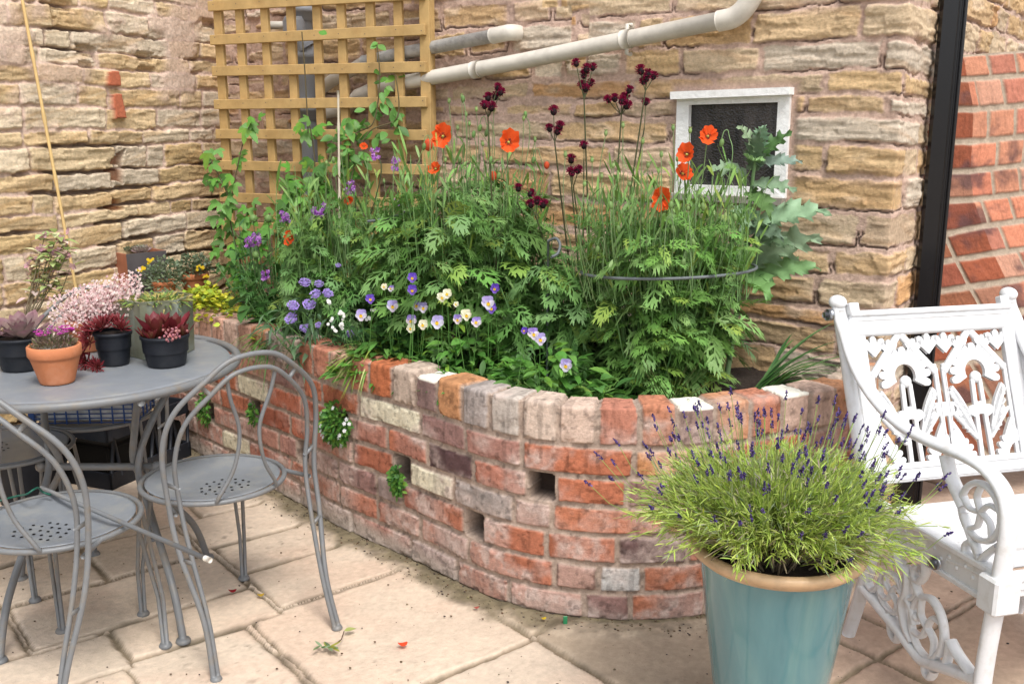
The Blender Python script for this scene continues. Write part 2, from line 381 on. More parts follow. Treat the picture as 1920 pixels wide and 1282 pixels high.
    fr.parent = root; fr.location = tuple(np.array(fr.location)-CORN)
    def frame_bar(mb, q, off, th):
        a = [wp(x, y, off) for x, y in q]; b = [p-WN*th for p in a]
        mb.add(np.array(a+b), [[0, 1, 2, 3], [7, 6, 5, 4]]+[[i, (i+1) % 4, 4+(i+1) % 4, 4+i][::-1] for i in range(4)])
    O = (1272, 184), (1484, 176), (1474, 372), (1266, 362)
    I = (1294, 197), (1461, 192), (1452, 352), (1290, 346)
    f = MB()
    for i, j in ((0, 1), (1, 2), (2, 3), (3, 0)): frame_bar(f, (O[i], O[j], I[j], I[i]), .012 if i % 2 else .014, .05)
    f.build('frame', M_OLDWHITE, fr, smooth=False)
    f = MB(); frame_bar(f, ((1267, 173), (1489, 164), (1488, 178), (1267, 187)), .045, .09); f.build('drip_board', M_OLDWHITE, fr, smooth=False)
    f = MB(); frame_bar(f, ((1258, 361), (1474, 371), (1472, 384), (1258, 372)), .04, .08); f.build('sill', mat('bare_weathered_sill', (.30, .27, .23), rough=.8, var=.25, dirt=(.5, .48, .45), dscale=20, damt=.7), fr, smooth=False)
    f = MB(); frame_bar(f, ((1288, 192), (1466, 187), (1457, 358), (1284, 352)), -.012, .006); f.build('pane', M_GLASS, fr, smooth=False)
    return root
house_wall()

def garden_wall():
    L = 2.3; H = 2.3; st = .0045
    ns = int(L/st); nz = int(H/st); S, Z = np.meshgrid(np.linspace(-.07, L, ns), np.linspace(0, H, nz), indexing='ij')
    lay = Courses(L, H, 41, (.062, .112), (.18, .46))
    Sw = S+.014*fbm(S*6, Z*8, 3, 3)+.014*(np.abs(fbm(S*22, Z*26, 5, 4))-.2); Zw = Z+.013*fbm(S*2.0, Z*2, 107, 3)+.007*fbm(S*9, Z*5, 109, 3)+.012*(np.abs(fbm(S*17, Z*24, 115, 4))-.2)
    d, sid, dx, dz, ln = lay.raster(Sw, Zw, .012)
    gap = .0015+.005*idr(sid, 1)**2+.003*fbm(S*18, Z*18, 140, 2)
    m = ss(gap, gap+.006, d); ter = terrace(S, Z, sid, .018, 150, .0022)+terrace(S, Z, sid, .040, 157, .0035, .2)
    strata = fbm(S*4+idr(sid, 5)*30, Z*60+dx*8, 150, 4)
    face = .010+.008*idr(sid, 2)+ter+.0025*strata+.005*fbm(S*9+idr(sid, 6)*50, Z*14, 160, 3)+dz*(idr(sid, 3)-.25)*.16
    fillm = ss(-.12, .25, fbm(S*3, Z*4, 170, 4)+(Z-1.18)*.6)               # mortar survives mostly high up
    mort = -.034*(1-fillm)+.006*fillm+.005*fbm(S*30, Z*30, 172, 4)
    smear = ss(.22, .5, fbm(S*3.2, Z*5, 180, 5)+(Z-1.5)*1.5-.03)
    hs_ = .027+.006*fbm(S*25, Z*25, 182, 4)
    h = mort*(1-m)+np.maximum(face, mort)*m; h = h*(1-smear)+np.maximum(h*.5+.012, hs_*.8)*smear
    putlog = (vn(np.floor(S*9), np.floor(Z*11), 191) > .475) & (d < .022) & (d > -.02)
    h = h-.03*putlog*ss(0, .3, 1-smear)
    pal = np.array([(.58, .46, .27), (.55, .41, .22), (.61, .51, .34), (.53, .39, .19), (.59, .50, .35), (.56, .43, .24)]); mcrev = ((1-m)*(1-fillm)*(1-smear))
    c = pal[(idr(sid, 8)*len(pal)).astype(int).clip(0, len(pal)-1)]*(.86+.26*idr(sid, 9))[..., None]
    band = ss(.1, .55, fbm(S*4+idr(sid, 10)*40, Z*36+dx*8, 190, 4))[..., None]; c = c*(1-.4*band)+np.array((.44, .26, .09))*.4*band
    mc = np.array((.58, .43, .35))*(1+.14*fbm(S*20, Z*20, 197, 4))[..., None]
    mm = np.maximum(m*(1-.7*smear), 0)[..., None]; c = c*np.array((1.05, 1.04, 1.12)); c = c*(1+ter*16)[..., None]; c = c*mm+mc*(1-mm); c = c*(1-.45*mcrev[..., None])
    dk = ss(.25, .8, fbm(S*14, Z*30, 201, 5))[..., None]; c = c*(1-.25*dk)
    # brick slips and the ragged gap below them
    for q in (((193, 134), (213, 134), (217, 163), (192, 160)), ((200, 177), (217, 176), (227, 222), (207, 223))):
        P = np.array([gwall_s(*p) for p in q]); ins = np.ones(S.shape, bool); sg = None
        for i in range(4):
            a, b = P[i], P[(i+1) % 4]; cr = (b[0]-a[0])*(Z-a[1])-(b[1]-a[1])*(S-a[0])
            ins &= (cr > 0) if i >= 0 and np.sign((P[1]-P[0])[0]*(P[2]-P[0])[1]-(P[1]-P[0])[1]*(P[2]-P[0])[0]) > 0 else (cr < 0)
        c[ins] = np.array((.45, .14, .075))*(1+.1*fbm(S*30, Z*30, 3)[ins])[:, None]; h[ins] = .036
    gx = [gwall_s(218, y) for y in (230, 290, 350, 395)]; zc = np.array([g[1] for g in gx])[::-1]; sc = np.array([g[0] for g in gx])[::-1]
    cen = np.interp(Z, zc, sc); gapm = (np.abs(S-cen-.008*fbm(Z*20, S*3, 7)) < .035) & (Z > zc[0]) & (Z < zc[-1])
    gm = gapm & (fbm(S*12, Z*16, 210, 3) < .1); h[gm] = h[gm]-.045; c[gm] = c[gm]*.8*np.array((.9, .6, .5))
    P = CORN+S[..., None]*GD+GN*h[..., None]; P[..., 2] = Z
    mb = MB(); mb.add(P.reshape(-1, 3), grid_faces(ns, nz), c.reshape(-1, 3))
    root = thing('garden_wall', 'pale dry stone garden wall with two red brick slips behind the cafe table', 'stone wall', tuple(CORN)); root['kind'] = 'thing'
    mb.build('stonework', M_STONE, root)
    b = MB(); bbox(b, CORN-GN*.3, GD, GN, V(0, 0, 1), L, .18, H, .002, (.4, .28, .2)); b.build('core', M_STONE, root)
garden_wall()

# ------------------------------------------------------------------ curved brick wall of the raised bed
CW = spl([(-1.99, 4.905), (-1.73, 4.58), (-1.5, 4.29), (-1.195, 3.965), (-.82, 3.575), (-.61, 3.33), (-.36, 3.095), (-.2, 2.93), (-.07, 2.80), (.06, 2.715), (.2, 2.67), (.33, 2.655), (.5, 2.67), (.67, 2.725), (.84, 2.80), (1.0, 2.90), (1.12, 3.02), (1.2, 3.17)], 30)
CL = np.concatenate([[0], np.cumsum(np.linalg.norm(np.diff(CW, axis=0), axis=1))])
BW_H, BW_T = .64, .105
def bw_pt(s): return np.stack([np.interp(s, CL, CW[:, 0]), np.interp(s, CL, CW[:, 1])], -1)
def bw_n(s):
    a = bw_pt(np.asarray(s)-.04); b = bw_pt(np.asarray(s)+.04); t = b-a; t = t/np.linalg.norm(t, axis=-1, keepdims=True)
    return np.stack([t[..., 1], -t[..., 0]], -1)
def bw_hit(px, py):
    """arc length and height where a view ray meets the front face"""
    d = ray(px, py); best = None
    A = CW[:-1]; B = CW[1:]; E = B-A
    den = d[0]*E[:, 1]-d[1]*E[:, 0]; t = (A[:, 0]*E[:, 1]-A[:, 1]*E[:, 0])/den; u = (A[:, 0]*d[1]-A[:, 1]*d[0])/den
    ok = (u >= 0) & (u <= 1) & (t > 0)
    k = np.where(ok)[0][np.argmin(t[ok])]
    return CL[k]+u[k]*(CL[k+1]-CL[k]), EYE+t[k]*d[2]
def bed_wall():
    L = CL[-1]; st = .0036; prof = BW_H+BW_T+.16
    ns = int(L/st); nv = int(prof/st); S, T = np.meshgrid(np.linspace(0, L, ns), np.linspace(0, prof, nv), indexing='ij')
    ch = .528/6; r = random.Random(5)
    holes = [bw_hit(1015, 906), bw_hit(889, 978), bw_hit(569, 846), bw_hit(479, 770), bw_hit(754, 858), bw_hit(640, 800), bw_hit(392, 755)]
    hole_k = {}
    for s, z in holes: hole_k.setdefault(int(min(5, max(0, z//ch))), []).append(s)
    rows = []; tags = []
    for k in range(6):
        e = [0.0-(k % 2)*.11]; hs_k = sorted(hole_k.get(k, [])); tg = []
        stops = hs_k+[L+.4]; cur = e[0]
        for hsx in stops:
            tgt = hsx-.042 if hsx < L+.3 else hsx; n = max(1, round((tgt-cur)/.222)); w = (tgt-cur)/n
            ws = [w]*n
            for i in range(n-1):
                if r.random() < .22:
                    dlt = w*.42*r.choice((-1, 1)); ws[i] += dlt; ws[i+1] -= dlt
                else:
                    dlt = r.uniform(-.012, .012); ws[i] += dlt; ws[i+1] -= dlt
            for x in ws: cur += x; e.append(cur); tg.append(0)
            if hsx < L+.3: cur = hsx+.042; e.append(cur); tg.append(1)
        rows.append(np.array(e)); tags.append(tg)
    e = [-.03]
    while e[-1] < L+.3: e.append(e[-1]+r.uniform(.103, .120))
    rows.append(np.array(e)); tags.append([0]*len(e))
    ze = np.array([ch*i for i in range(7)]+[prof+.1])
    lay = Courses.__new__(Courses); lay.ze = ze; lay.rows = rows
    Sw = S+.004*fbm(S*9, T*9, 3, 3)+.0022*fbm(S*50, T*50, 5, 3); Tw = T+.004*fbm(S*5, T*8, 8, 3)+.0022*fbm(S*45, T*50, 6, 3)
    Tw = np.where(T < .5, Tw, np.where(T > .56, T, Tw))
    d, sid, dx, dz, ln = lay.raster(Sw, Tw, .012)
    gap = .0045+.003*idr(sid, 1)+.002*np.abs(fbm(S*35, T*35, 71, 3))
    m = ss(gap, gap+.004, d)
    cap = sid >= 6000
    face = .004+.006*idr(sid, 2)+.0035*fbm(S*18+idr(sid, 3)*60, T*22, 20, 5)+dx*(idr(sid, 4)-.5)*.035
    chip = ss(.15, .45, fbm(S*26, T*30, 33, 4))*ss(.026, .006, d); face = face-.008*chip
    mort = -.001+.0025*fbm(S*45, T*45, 22, 4)+.002*fbm(S*8, T*9, 23)
    h = mort*(1-m)+np.maximum(face, mort)*m
    pal = np.array([(.40, .13, .075), (.42, .15, .085), (.35, .115, .07), (.42, .21, .155), (.38, .195, .155), (.42, .26, .21), (.28, .16, .14), (.42, .155, .085), (.33, .25, .225), (.38, .15, .10)])
    ci = (idr(sid, 8)*len(pal)).astype(int).clip(0, len(pal)-1); c = pal[ci]*(.85+.3*idr(sid, 9))[..., None]
    # one brick often shows two fired tones
    half = ss(-.02, .02, dx+(idr(sid, 14)-.5)*.12+.008*fbm(T*30, S*4, 2))*(idr(sid, 15) > .45); c2 = pal[(idr(sid, 16)*len(pal)).astype(int).clip(0, len(pal)-1)]
    c = c*(1-.6*half[..., None])+c2*.6*half[..., None]
    cpal = np.array([(.48, .28, .21), (.43, .18, .115), (.51, .40, .32), (.33, .25, .23), (.45, .22, .12), (.46, .26, .19), (.50, .35, .28), (.42, .17, .105)])
    c = np.where(cap[..., None], cpal[(idr(sid, 18)*len(cpal)).astype(int).clip(0, len(cpal)-1)]*(.9+.2*idr(sid, 9))[..., None], c)
    def paint(px, py, col):
        s, z = bw_hit(px, py); i = min(ns-1, max(0, int(s/st))); j = min(nv-1, int(z/st)); c[sid == sid[i, j]] = col
    cream = (.66, .60, .45)
    for px, py in ((478, 733), (718, 770), (805, 897), (457, 832)): paint(px, py, cream)
    paint(842, 862, (.10, .055, .055)); paint(905, 945, (.27, .235, .215)); paint(1170, 1088, (.46, .44, .42)); paint(1190, 866, (.55, .26, .12)); paint(1240, 1040, (.13, .075, .07))
    for px, py in ((1030, 857), (1110, 915), (1080, 1030), (730, 715), (590, 745), (660, 770)): paint(px, py, (.41, .14, .075))
    paint(835, 752, (.48, .235, .11)); paint(905, 770, (.36, .31, .285)); paint(950, 785, (.45, .39, .34)); paint(800, 745, (.24, .155, .14)); paint(1010, 795, (.55, .43, .35)); paint(1150, 800, (.44, .185, .125)); paint(1225, 800, (.45, .185, .105)); paint(700, 720, (.44, .14, .06)); paint(1063, 795, (.54, .40, .32)); paint(1300, 800, (.30, .20, .17))
    vst = ss(.05, .5, fbm(S*60, T*9, 44, 4))[..., None]; c = c*(1-.28*vst)                   # dark drag marks
    eff = ss(.0, .55, fbm(S*7, T*9, 60, 5)+.42*ss(.36, .05, T)-.12*cap+.06)*.70
    eff = eff*(.55+.6*ss(-.2, .4, fbm(S*40, T*40, 61, 4)))
    c = c*(1-eff[..., None])+np.array((.53, .42, .37))*eff[..., None]
    mc = np.array((.36, .275, .22))*(1+.2*fbm(S*30, T*30, 62, 4))[..., None]
    foot = ss(.075, .02, T+.03*fbm(S*5, T*5, 65, 3))*ss(3.3, 2.2, S)                        # rendered foot at the far end
    m2 = (m*(1-.85*foot)*(1-.5*ss(.35, .6, fbm(S*11, T*13, 66, 4))*ss(.02, .01, d)))[..., None]
    c = c*m2+mc*(1-m2); c = c*(1-foot[..., None]*.6)+np.array((.46, .40, .35))*.6*foot[..., None]
    c = c*(1-.35*(chip*m*ss(.1, .4, fbm(S*9, T*9, 34)))[..., None]); c = c*(1+.16*fbm(S*110, T*110, 88, 3))[..., None]; sp = ss(.30, .5, fbm(S*55, T*55, 89, 3))[..., None]; c = c*(1-.35*sp)
    # white glazed tops on a few coping bricks
    top = (T > BW_H-.004) & cap
    for px, py in ((805, 702), (1297, 760), (1480, 741)):
        s = float(np.interp((px-960), [(F_PX*p[0]/(p[1]*cos(PITCH)+(EYE-BW_H)*sin(PITCH))) for p in CW], CL)); i = int(s/st)
        j = int((BW_H+.05)/st); k = sid[min(i, ns-1), j]; mk = top & (sid == k) & (m > .15); c[mk] = (.74, .71, .62)
    tagh = np.zeros(S.shape)
    for k in range(6):
        for q, t in enumerate(tags[k]):
            if t: tagh = np.maximum(tagh, ((sid == k*1000+q) & (d > .002)).astype(float))
    h = np.where(tagh > 0, -.085, h); c = np.where(tagh[..., None] > 0, np.array((.05, .035, .028)), c)  # shade inside the weep holes put into the colour, over the real recess
    # profile: front face up, over the coping, down the back (a bevelled corner)
    b = .006; f1 = np.clip(T, 0, BW_H); ov = np.clip(T-BW_H, 0, BW_T); dn = np.clip(T-BW_H-BW_T, 0, 1)
    A = (ss(BW_H-b, BW_H+b, T)*pi/2+ss(BW_H+BW_T-b, BW_H+BW_T+b, T)*pi/2)
    pt = bw_pt(S); n2 = bw_n(S)
    hor = -ov+np.cos(A)*h; zz = f1-dn+np.sin(A)*h
    # coping bricks sit a little unevenly
    zz = zz+np.where(cap & (T > BW_H-.06), (idr(sid, 25)-.5)*.010*ss(BW_H-.06, BW_H, T), 0)
    P = np.concatenate([pt+n2*hor[..., None], zz[..., None]], -1)
    mb = MB(); mb.add(P.reshape(-1, 3), grid_faces(ns, nv), c.reshape(-1, 3))
    root = thing('bed_wall', 'curved raised bed wall of reclaimed red bricks with weep holes', 'brick wall', (.3, 2.66, 0)); root['kind'] = 'thing'
    mb.build('brickwork', M_BRICK, root)
    return [(s, z) for s, z in holes]
HOLES = bed_wall()

# soil of the bed
def soil():
    n = 120; s = np.linspace(0, CL[-1], n); inner = bw_pt(s)-bw_n(s)*(BW_T-.01)
    # back edge: house wall from the corner to the right
    t = np.linspace(-.02, 1, n); back = np.array([(CORN+(max(0, min(1, k))*2.99)*WD)[:2] for k in t])
    m = 26; P = []; 
    for j in range(m):
        w = j/(m-1); q = inner*(1-w)+back*w; z = .555+.025*fbm(q[:, 0]*14, q[:, 1]*14, 3, 4)-.03*(w < .03)
        P.append(np.column_stack([q, z]))
    P = np.array(P).transpose(1, 0, 2)
    mb = MB(); mb.add(P.reshape(-1, 3), grid_faces(n, m), (.03, .02, .015))
    tag(mb.build('soil', M_SOIL), 'dark bare soil filling the raised bed', 'soil', kind='structure')
soil()

# ------------------------------------------------------------------ paving and ground
PA = V(sin(radians(52)), cos(radians(52))); PB = V(-PA[1], PA[0])
def paving():
    x0, x1, y0, y1, st = -3.0, 3.2, 1.0, 5.3, .0075
    nx = int((x1-x0)/st); ny = int((y1-y0)/st); X, Y = np.meshgrid(np.linspace(x0, x1, nx), np.linspace(y0, y1, ny), indexing='ij')
    wob = .010*fbm(X*3, Y*3, 1, 3)+.004*fbm(X*20, Y*20, 2, 3); wob2 = .010*fbm(X*3+9, Y*3, 4, 3)+.004*fbm(X*20, Y*20+5, 5, 3)
    A = X*PA[0]+Y*PA[1]+wob; B = X*PB[0]+Y*PB[1]+wob2
    R = []
    r = random.Random(3); b = -3.2                      # generic random slabs first, the traced ones override
    while b < 7:
        hgt = r.choice((.3, .45, .45)); a = -2.5+r.random()*.4
        while a < 7: w = r.choice((.3, .45, .6, .6)); R.append((a, a+w, b, b+hgt)); a += w
        b += hgt
    R += [(1.03, 1.62, 1.97, 2.575), (1.14, 1.60, 2.58, 2.87), (1.14, 1.62, 2.87, 3.115), (1.115, 1.65, 3.115, 3.40), (1.21, 1.7, 3.4, 3.75), (.69, 1.135, 2.545, 2.765), (.36, 1.02, 2.15, 2.545), (.04, .67, 2.30, 2.735), (.10, .69, 2.51, 2.75),
          (.49, 1.13, 2.765, 3.085), (-.1, .485, 2.75, 3.10), (.785, 1.11, 3.09, 3.40), (.48, .785, 3.09, 3.40), (.0, .48, 3.1, 3.4), (.77, 1.215, 3.40, 3.75), (.3, .77, 3.4, 3.8), (1.62, 2.28, 1.99, 2.6), (1.63, 2.28, 1.32, 1.99), (1.03, 1.63, 1.5, 1.97), (2.28, 2.46, 1.32, 1.75), (2.28, 2.85, 1.75, 2.2), (2.46, 2.95, 1.34, 1.75), (2.28, 2.9, .8, 1.32), (1.65, 2.28, .85, 1.32), (.7, 1.22, 3.75, 4.2), (1.22, 1.6, 3.75, 4.25), (.1, .7, 3.8, 4.3), (.6, 1.02, 1.85, 2.15), (.1, .6, 1.85, 2.30)]
    D = np.full(X.shape, -1.0); ID = np.zeros(X.shape, int)
    for k, (a0, a1, b0, b1) in enumerate(R):
        dd = np.minimum(np.minimum(A-a0, a1-A), np.minimum(B-b0, b1-B)); mk = dd > 0
        D[mk] = dd[mk]; ID[mk] = k
    gap = .006+.004*fbm(X*15, Y*15, 8, 3)
    m = ss(gap, gap+.006, D)
    edge = .003*ss(.018, .0, D)
    riv = .0045*fbm(X*5+idr(ID, 1)*40, Y*5, 20, 5)+.003*np.abs(fbm(X*9+idr(ID, 2)*20, Y*7, 25, 4))
    h = m*(riv-edge+.003*idr(ID, 3))+(1-m)*(-.009+.003*fbm(X*60, Y*60, 30, 3))
    pal = np.array([(.58, .47, .365), (.595, .485, .38), (.56, .455, .355), (.575, .46, .355)])
    c = pal[(idr(ID, 4)*4).astype(int).clip(0, 3)]*(.95+.1*idr(ID, 5))[..., None]
    c = c*(1+.07*fbm(X*6, Y*6, 40, 5))[..., None]
    pink = ss(.1, .6, fbm(X*3, Y*4, 44, 4))[..., None]*.5; c = c*(1-pink)+np.array((.56, .40, .30))*pink
    # greyer, dirtier slabs towards the chair on the right
    gz = ss(1.60, 1.66, A)*ss(2.65, 2.5, B)
    gcol = np.array((.36, .285, .205))*(1+.28*fbm(X*12, Y*12, 50, 5))[..., None]; pk = ss(.55, .8, X+.1*fbm(X*4, Y*4, 5))[..., None]
    gcol = gcol*(1-pk)+np.array((.40, .285, .215))*(1+.3*fbm(X*9, Y*9, 53, 5))[..., None]*pk
    c = c*(1-.9*gz[..., None])+gcol*.9*gz[..., None]
    bc = bw_pt(np.linspace(0, CL[-1], 160)); dw = np.full(X.shape, 9.0)
    for p in bc: dw = np.minimum(dw, np.hypot(X-p[0], Y-p[1]))
    mor = ss(.115, .075, dw+.03*fbm(X*7, Y*7, 60, 4))*(1-.0*gz)                      # mortar fillet along the wall foot
    mos = np.maximum(ss(.10, .02, dw+.06*fbm(X*12, Y*12, 61, 4)-.012)*ss(.7, -.1, X), ss(.03, .005, dw-.01))
    mort_c = np.array((.22, .17, .115))*(1+.3*fbm(X*30, Y*30, 62, 4))[..., None]
    jn = (1-m)[..., None]; c = c*(1-jn)+mort_c*jn
    c = c*(1-.75*mor[..., None])+np.array((.36, .29, .215))*(1+.2*fbm(X*20, Y*20, 64, 4))[..., None]*.75*mor[..., None]
    c = c*(1-.8*mos[..., None])+np.array((.115, .095, .05))*.8*mos[..., None]
    h = h*(1-mor)+(.005*fbm(X*22, Y*22, 66, 5)+.006)*mor; c = c*(1+.45*np.maximum(mor, mos)*fbm(X*55, Y*55, 68, 3))[..., None]
    jd = ss(.02, .0, np.abs(D-.006))*ss(.05, .45, fbm(X*5, Y*5, 70, 3))
    c = c*(1-.75*jd[..., None])+np.array((.09, .07, .045))*.75*jd[..., None]
    st_ = ss(.42, .7, fbm(X*30, Y*30, 72, 4))*ss(.1, .5, fbm(X*2.5, Y*2.5, 73, 3)); c = c*(1-.4*st_[..., None]); gr = fbm(X*70, Y*70, 75, 3); c = c*(1+.14*gr)[..., None]; alg = ss(.2, .65, fbm(X*1.6+3, Y*1.6, 77, 5))[..., None]; c = c*(1-.22*alg)+np.array((.34, .30, .20))*.22*alg
    P = np.stack([X, Y, h], -1); mb = MB(); mb.add(P.reshape(-1, 3), grid_faces(nx, ny), c.reshape(-1, 3))
    tag(mb.build('paving', M_PAVE), 'buff riven paving slabs laid on the patio', 'paving', kind='structure')
    g = MB(); g.add([(-60, -60, -.03), (60, -60, -.03), (60, 60, -.03), (-60, 60, -.03)], [[0, 1, 2, 3]])
    tag(g.build('ground', M_GROUND), 'plain stony ground beyond the patio', 'ground', kind='structure')
paving()


# ------------------------------------------------------------------ brick buttress, downpipe, pipes, trellis
def buttress():
    ys = [(205-62, 205-62, 147-62), (205, 205, 147), (205+60, 205+60, 195+8), (268, 266, 258), (323, 321, 308), (378, 374, 360), (449, 424, 410), (496, 475, 461), (550, 527, 515), (610, 582, 570), (690, 650, 632), (780, 730, 700)]
    ys = [(148, 148, 146), (205, 205, 202), (268, 266, 258), (323, 321, 308), (378, 374, 360), (449, 424, 410), (496, 475, 461), (550, 527, 515), (610, 582, 570), (690, 650, 632), (780, 730, 700), (880, 830, 790)]
    ys = [(104, 104, 100)]+ys
    xe = [1803, 1812, 1823, 1821, 1817, 1823, 1840, 1861, 1886, 1916, 1955, 2000, 2060]
    n = len(ys); nu, nv = 150, 300
    rowv = np.linspace(0, n-1, nv); yl = np.interp(rowv, range(n), [a[0] for a in ys]); ye = np.interp(rowv, range(n), [a[1] for a in ys]); yr = np.interp(rowv, range(n), [a[2] for a in ys]); xe_ = np.interp(rowv, range(n), xe)
    P = np.zeros((2*nu-1, nv, 3)); U = np.zeros((2*nu-1, nv))
    for j in range(nv):
        l = aty(1728, yl[j], 3.50); e = aty(xe_[j], ye[j], 3.50+.05*(xe_[j]-1728)/80); r = aty(2060, yr[j]-.15*(2060-1960), 3.86)
        t = np.linspace(0, 1, nu)[:, None]
        P[:nu, j] = l+(e-l)*t; P[nu-1:, j] = e+(r-e)*t
        U[:nu, j] = -np.linalg.norm(e-l)*(1-t[:, 0]); U[nu-1:, j] = np.linalg.norm(r-e)*t[:, 0]
    R = np.repeat(rowv[None], 2*nu-1, 0); k = np.floor(R).astype(int); f = R-k
    r = random.Random(4); c = np.zeros(P.shape); h = np.zeros(U.shape); bw = .225
    off = np.array([0.02, .11, .06, .145, .03, .10, .055, .15, .02, .12, .05, .1, .03, .1])[k]
    right = U >= 0
    q = np.where(right, (U+off)/(bw*.62), (U-.01)/(bw*.75)); ki = np.floor(q); fq = q-ki; wb = np.where(right, bw*.62, bw*.75)
    d = np.minimum(np.minimum(fq, 1-fq)*wb, np.minimum(f, 1-f)*.085)
    d = np.where(right & (U < .03), np.minimum(np.minimum(f, 1-f)*.085, .05), d); d = np.where((~right) & (U > -.1), np.minimum(f, 1-f)*.085, d)
    gap = .006+.002*fbm(U*20, R*4, 3, 2); m = ss(gap, gap+.006, d)
    sid = (k*97+ki.astype(int)+right*5000); pal = np.array([(.47, .15, .075), (.45, .13, .065), (.50, .19, .10), (.40, .12, .07), (.47, .22, .14)])
    c = pal[(idr(sid, 1)*5).astype(int).clip(0, 4)]*(.85+.3*idr(sid, 2))[..., None]
    c = np.where(right[..., None], c*.95+np.array((.07, .06, .05)), c*.62)  # lit right face and shaded left face put into the brick colour
    bl = ss(.15, .6, fbm(U*9, R*1.2, 9, 4)+.25*(idr(sid, 5) > .8))[..., None]; c = c*(1-.75*bl)+np.array((.07, .04, .045))*.75*bl
    c = c*(1-.2*ss(0, .5, fbm(U*80, R*2, 12, 3))[..., None])
    mc = np.array((.36, .29, .22))*(1+.25*fbm(U*40, R*6, 13, 4))[..., None]; c = c*m[..., None]+mc*(1-m[..., None])
    h = m*(.006+.003*fbm(U*20, R*3, 15, 4))
    du = np.gradient(P, axis=0); dv = np.gradient(P, axis=1); N = np.cross(dv, du); N /= np.linalg.norm(N, axis=-1, keepdims=True)+1e-9
    N *= -np.sign((N*(P-V(0, 0, EYE))).sum(-1, keepdims=True))
    P = P+N*h[..., None]
    root = thing('brick_buttress', 'splayed red brick buttress in the corner behind the black downpipe', 'buttress', (1.6, 3.7, 0)); root['kind'] = 'thing'
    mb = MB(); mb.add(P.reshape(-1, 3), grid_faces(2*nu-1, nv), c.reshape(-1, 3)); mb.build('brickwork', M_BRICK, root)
buttress()

def downpipe():
    root = thing('downpipe', 'black square downpipe running down the house corner behind the white chair', 'drainpipe', (1.47, 3.40, 0))
    mb = MB()
    for i in (0,):
        top = aty(1794, -40, 3.40); bot = V(*top[:2], 0.02)
        bbox(mb, V(top[0]-.040, top[1]+.018, .02), V(.91, -.415, 0), V(.415, .91, 0), V(0, 0, 1), .084, .066, top[2]+.35, .012)
        for k in range(3): bbox(mb, V(top[0]-.040, top[1]+.018, .02)+V(.91, -.415, 0)*(.058+.009*k)-V(.415, .91, 0)*.003, V(.91, -.415, 0), V(.415, .91, 0), V(0, 0, 1), .004, .006, top[2]+.35, .0015)
    mb.build('pipe', M_BLACK, root)
    b = MB(); bbox(b, V(top[0]-.050, top[1]+.014, .35), V(.91, -.415, 0), V(.415, .91, 0), V(0, 0, 1), .104, .074, .05, .006); b.build('bracket', M_BLACK, root)
downpipe()

TR0 = V(-.355, 4.2, 0); TD = V(-.906, .4226, 0); TN = V(-.4226, -.906, 0)
def trellis():
    root = thing('trellis', 'square pale timber trellis panel standing in front of the grey soil pipes', 'trellis', (-.85, 4.43, .6))
    zs = [1.917+.1395*k for k in (1, 0, -1, -2, -3, -4, -5, -6, -7)]
    wid = 1.075; rr = random.Random(3)
    for z in zs:
        mb = MB(); jit = rr.uniform(-.004, .004); tilt = V(TD[0], TD[1], rr.uniform(-.006, .006))
        bbox(mb, TR0+TN*.020-TD*.012+V(0, 0, z-.0215+jit), tilt, V(-TN[0], -TN[1], 0), V(0, 0, 1), wid+.03, .019, .043, .002)
        mb.build('crosspiece', M_WOOD, root)
    xs = [0, .128, .262, .396, .53, .664, .798, .932, 1.065]
    for i, x in enumerate(xs):
        mb = MB(); w = .046 if i in (0, 8) else .040
        bbox(mb, TR0+TD*(x-w/2)+V(0, 0, .52), TD, -TN, V(rr.uniform(-.005, .005), 0, 1), w, .019, 1.62, .002); mb.build('upright', M_WOOD, root)
    mb = MB()
    bbox(mb, TR0-TN*.021+TD*(-.022)+V(0, 0, .5), TD, -TN, V(0, 0, 1), .03, .03, 1.6, .003); bbox(mb, TR0-TN*.021+TD*(1.04)+V(0, 0, .5), TD, -TN, V(0, 0, 1), .05, .3, 1.6, .003) if False else None
    mb.build('post', M_WOOD, root)
    mb = MB()
    for z in zs:
        for x in xs: disc(mb, TR0+TN*.0215+TD*(x+rr.uniform(-.008, .008))+V(0, 0, z+rr.uniform(-.008, .008)), .0024, TN, 6)
    tag(mb.build('nail_head', M_GREYPOT, root), kind='stuff')
trellis()

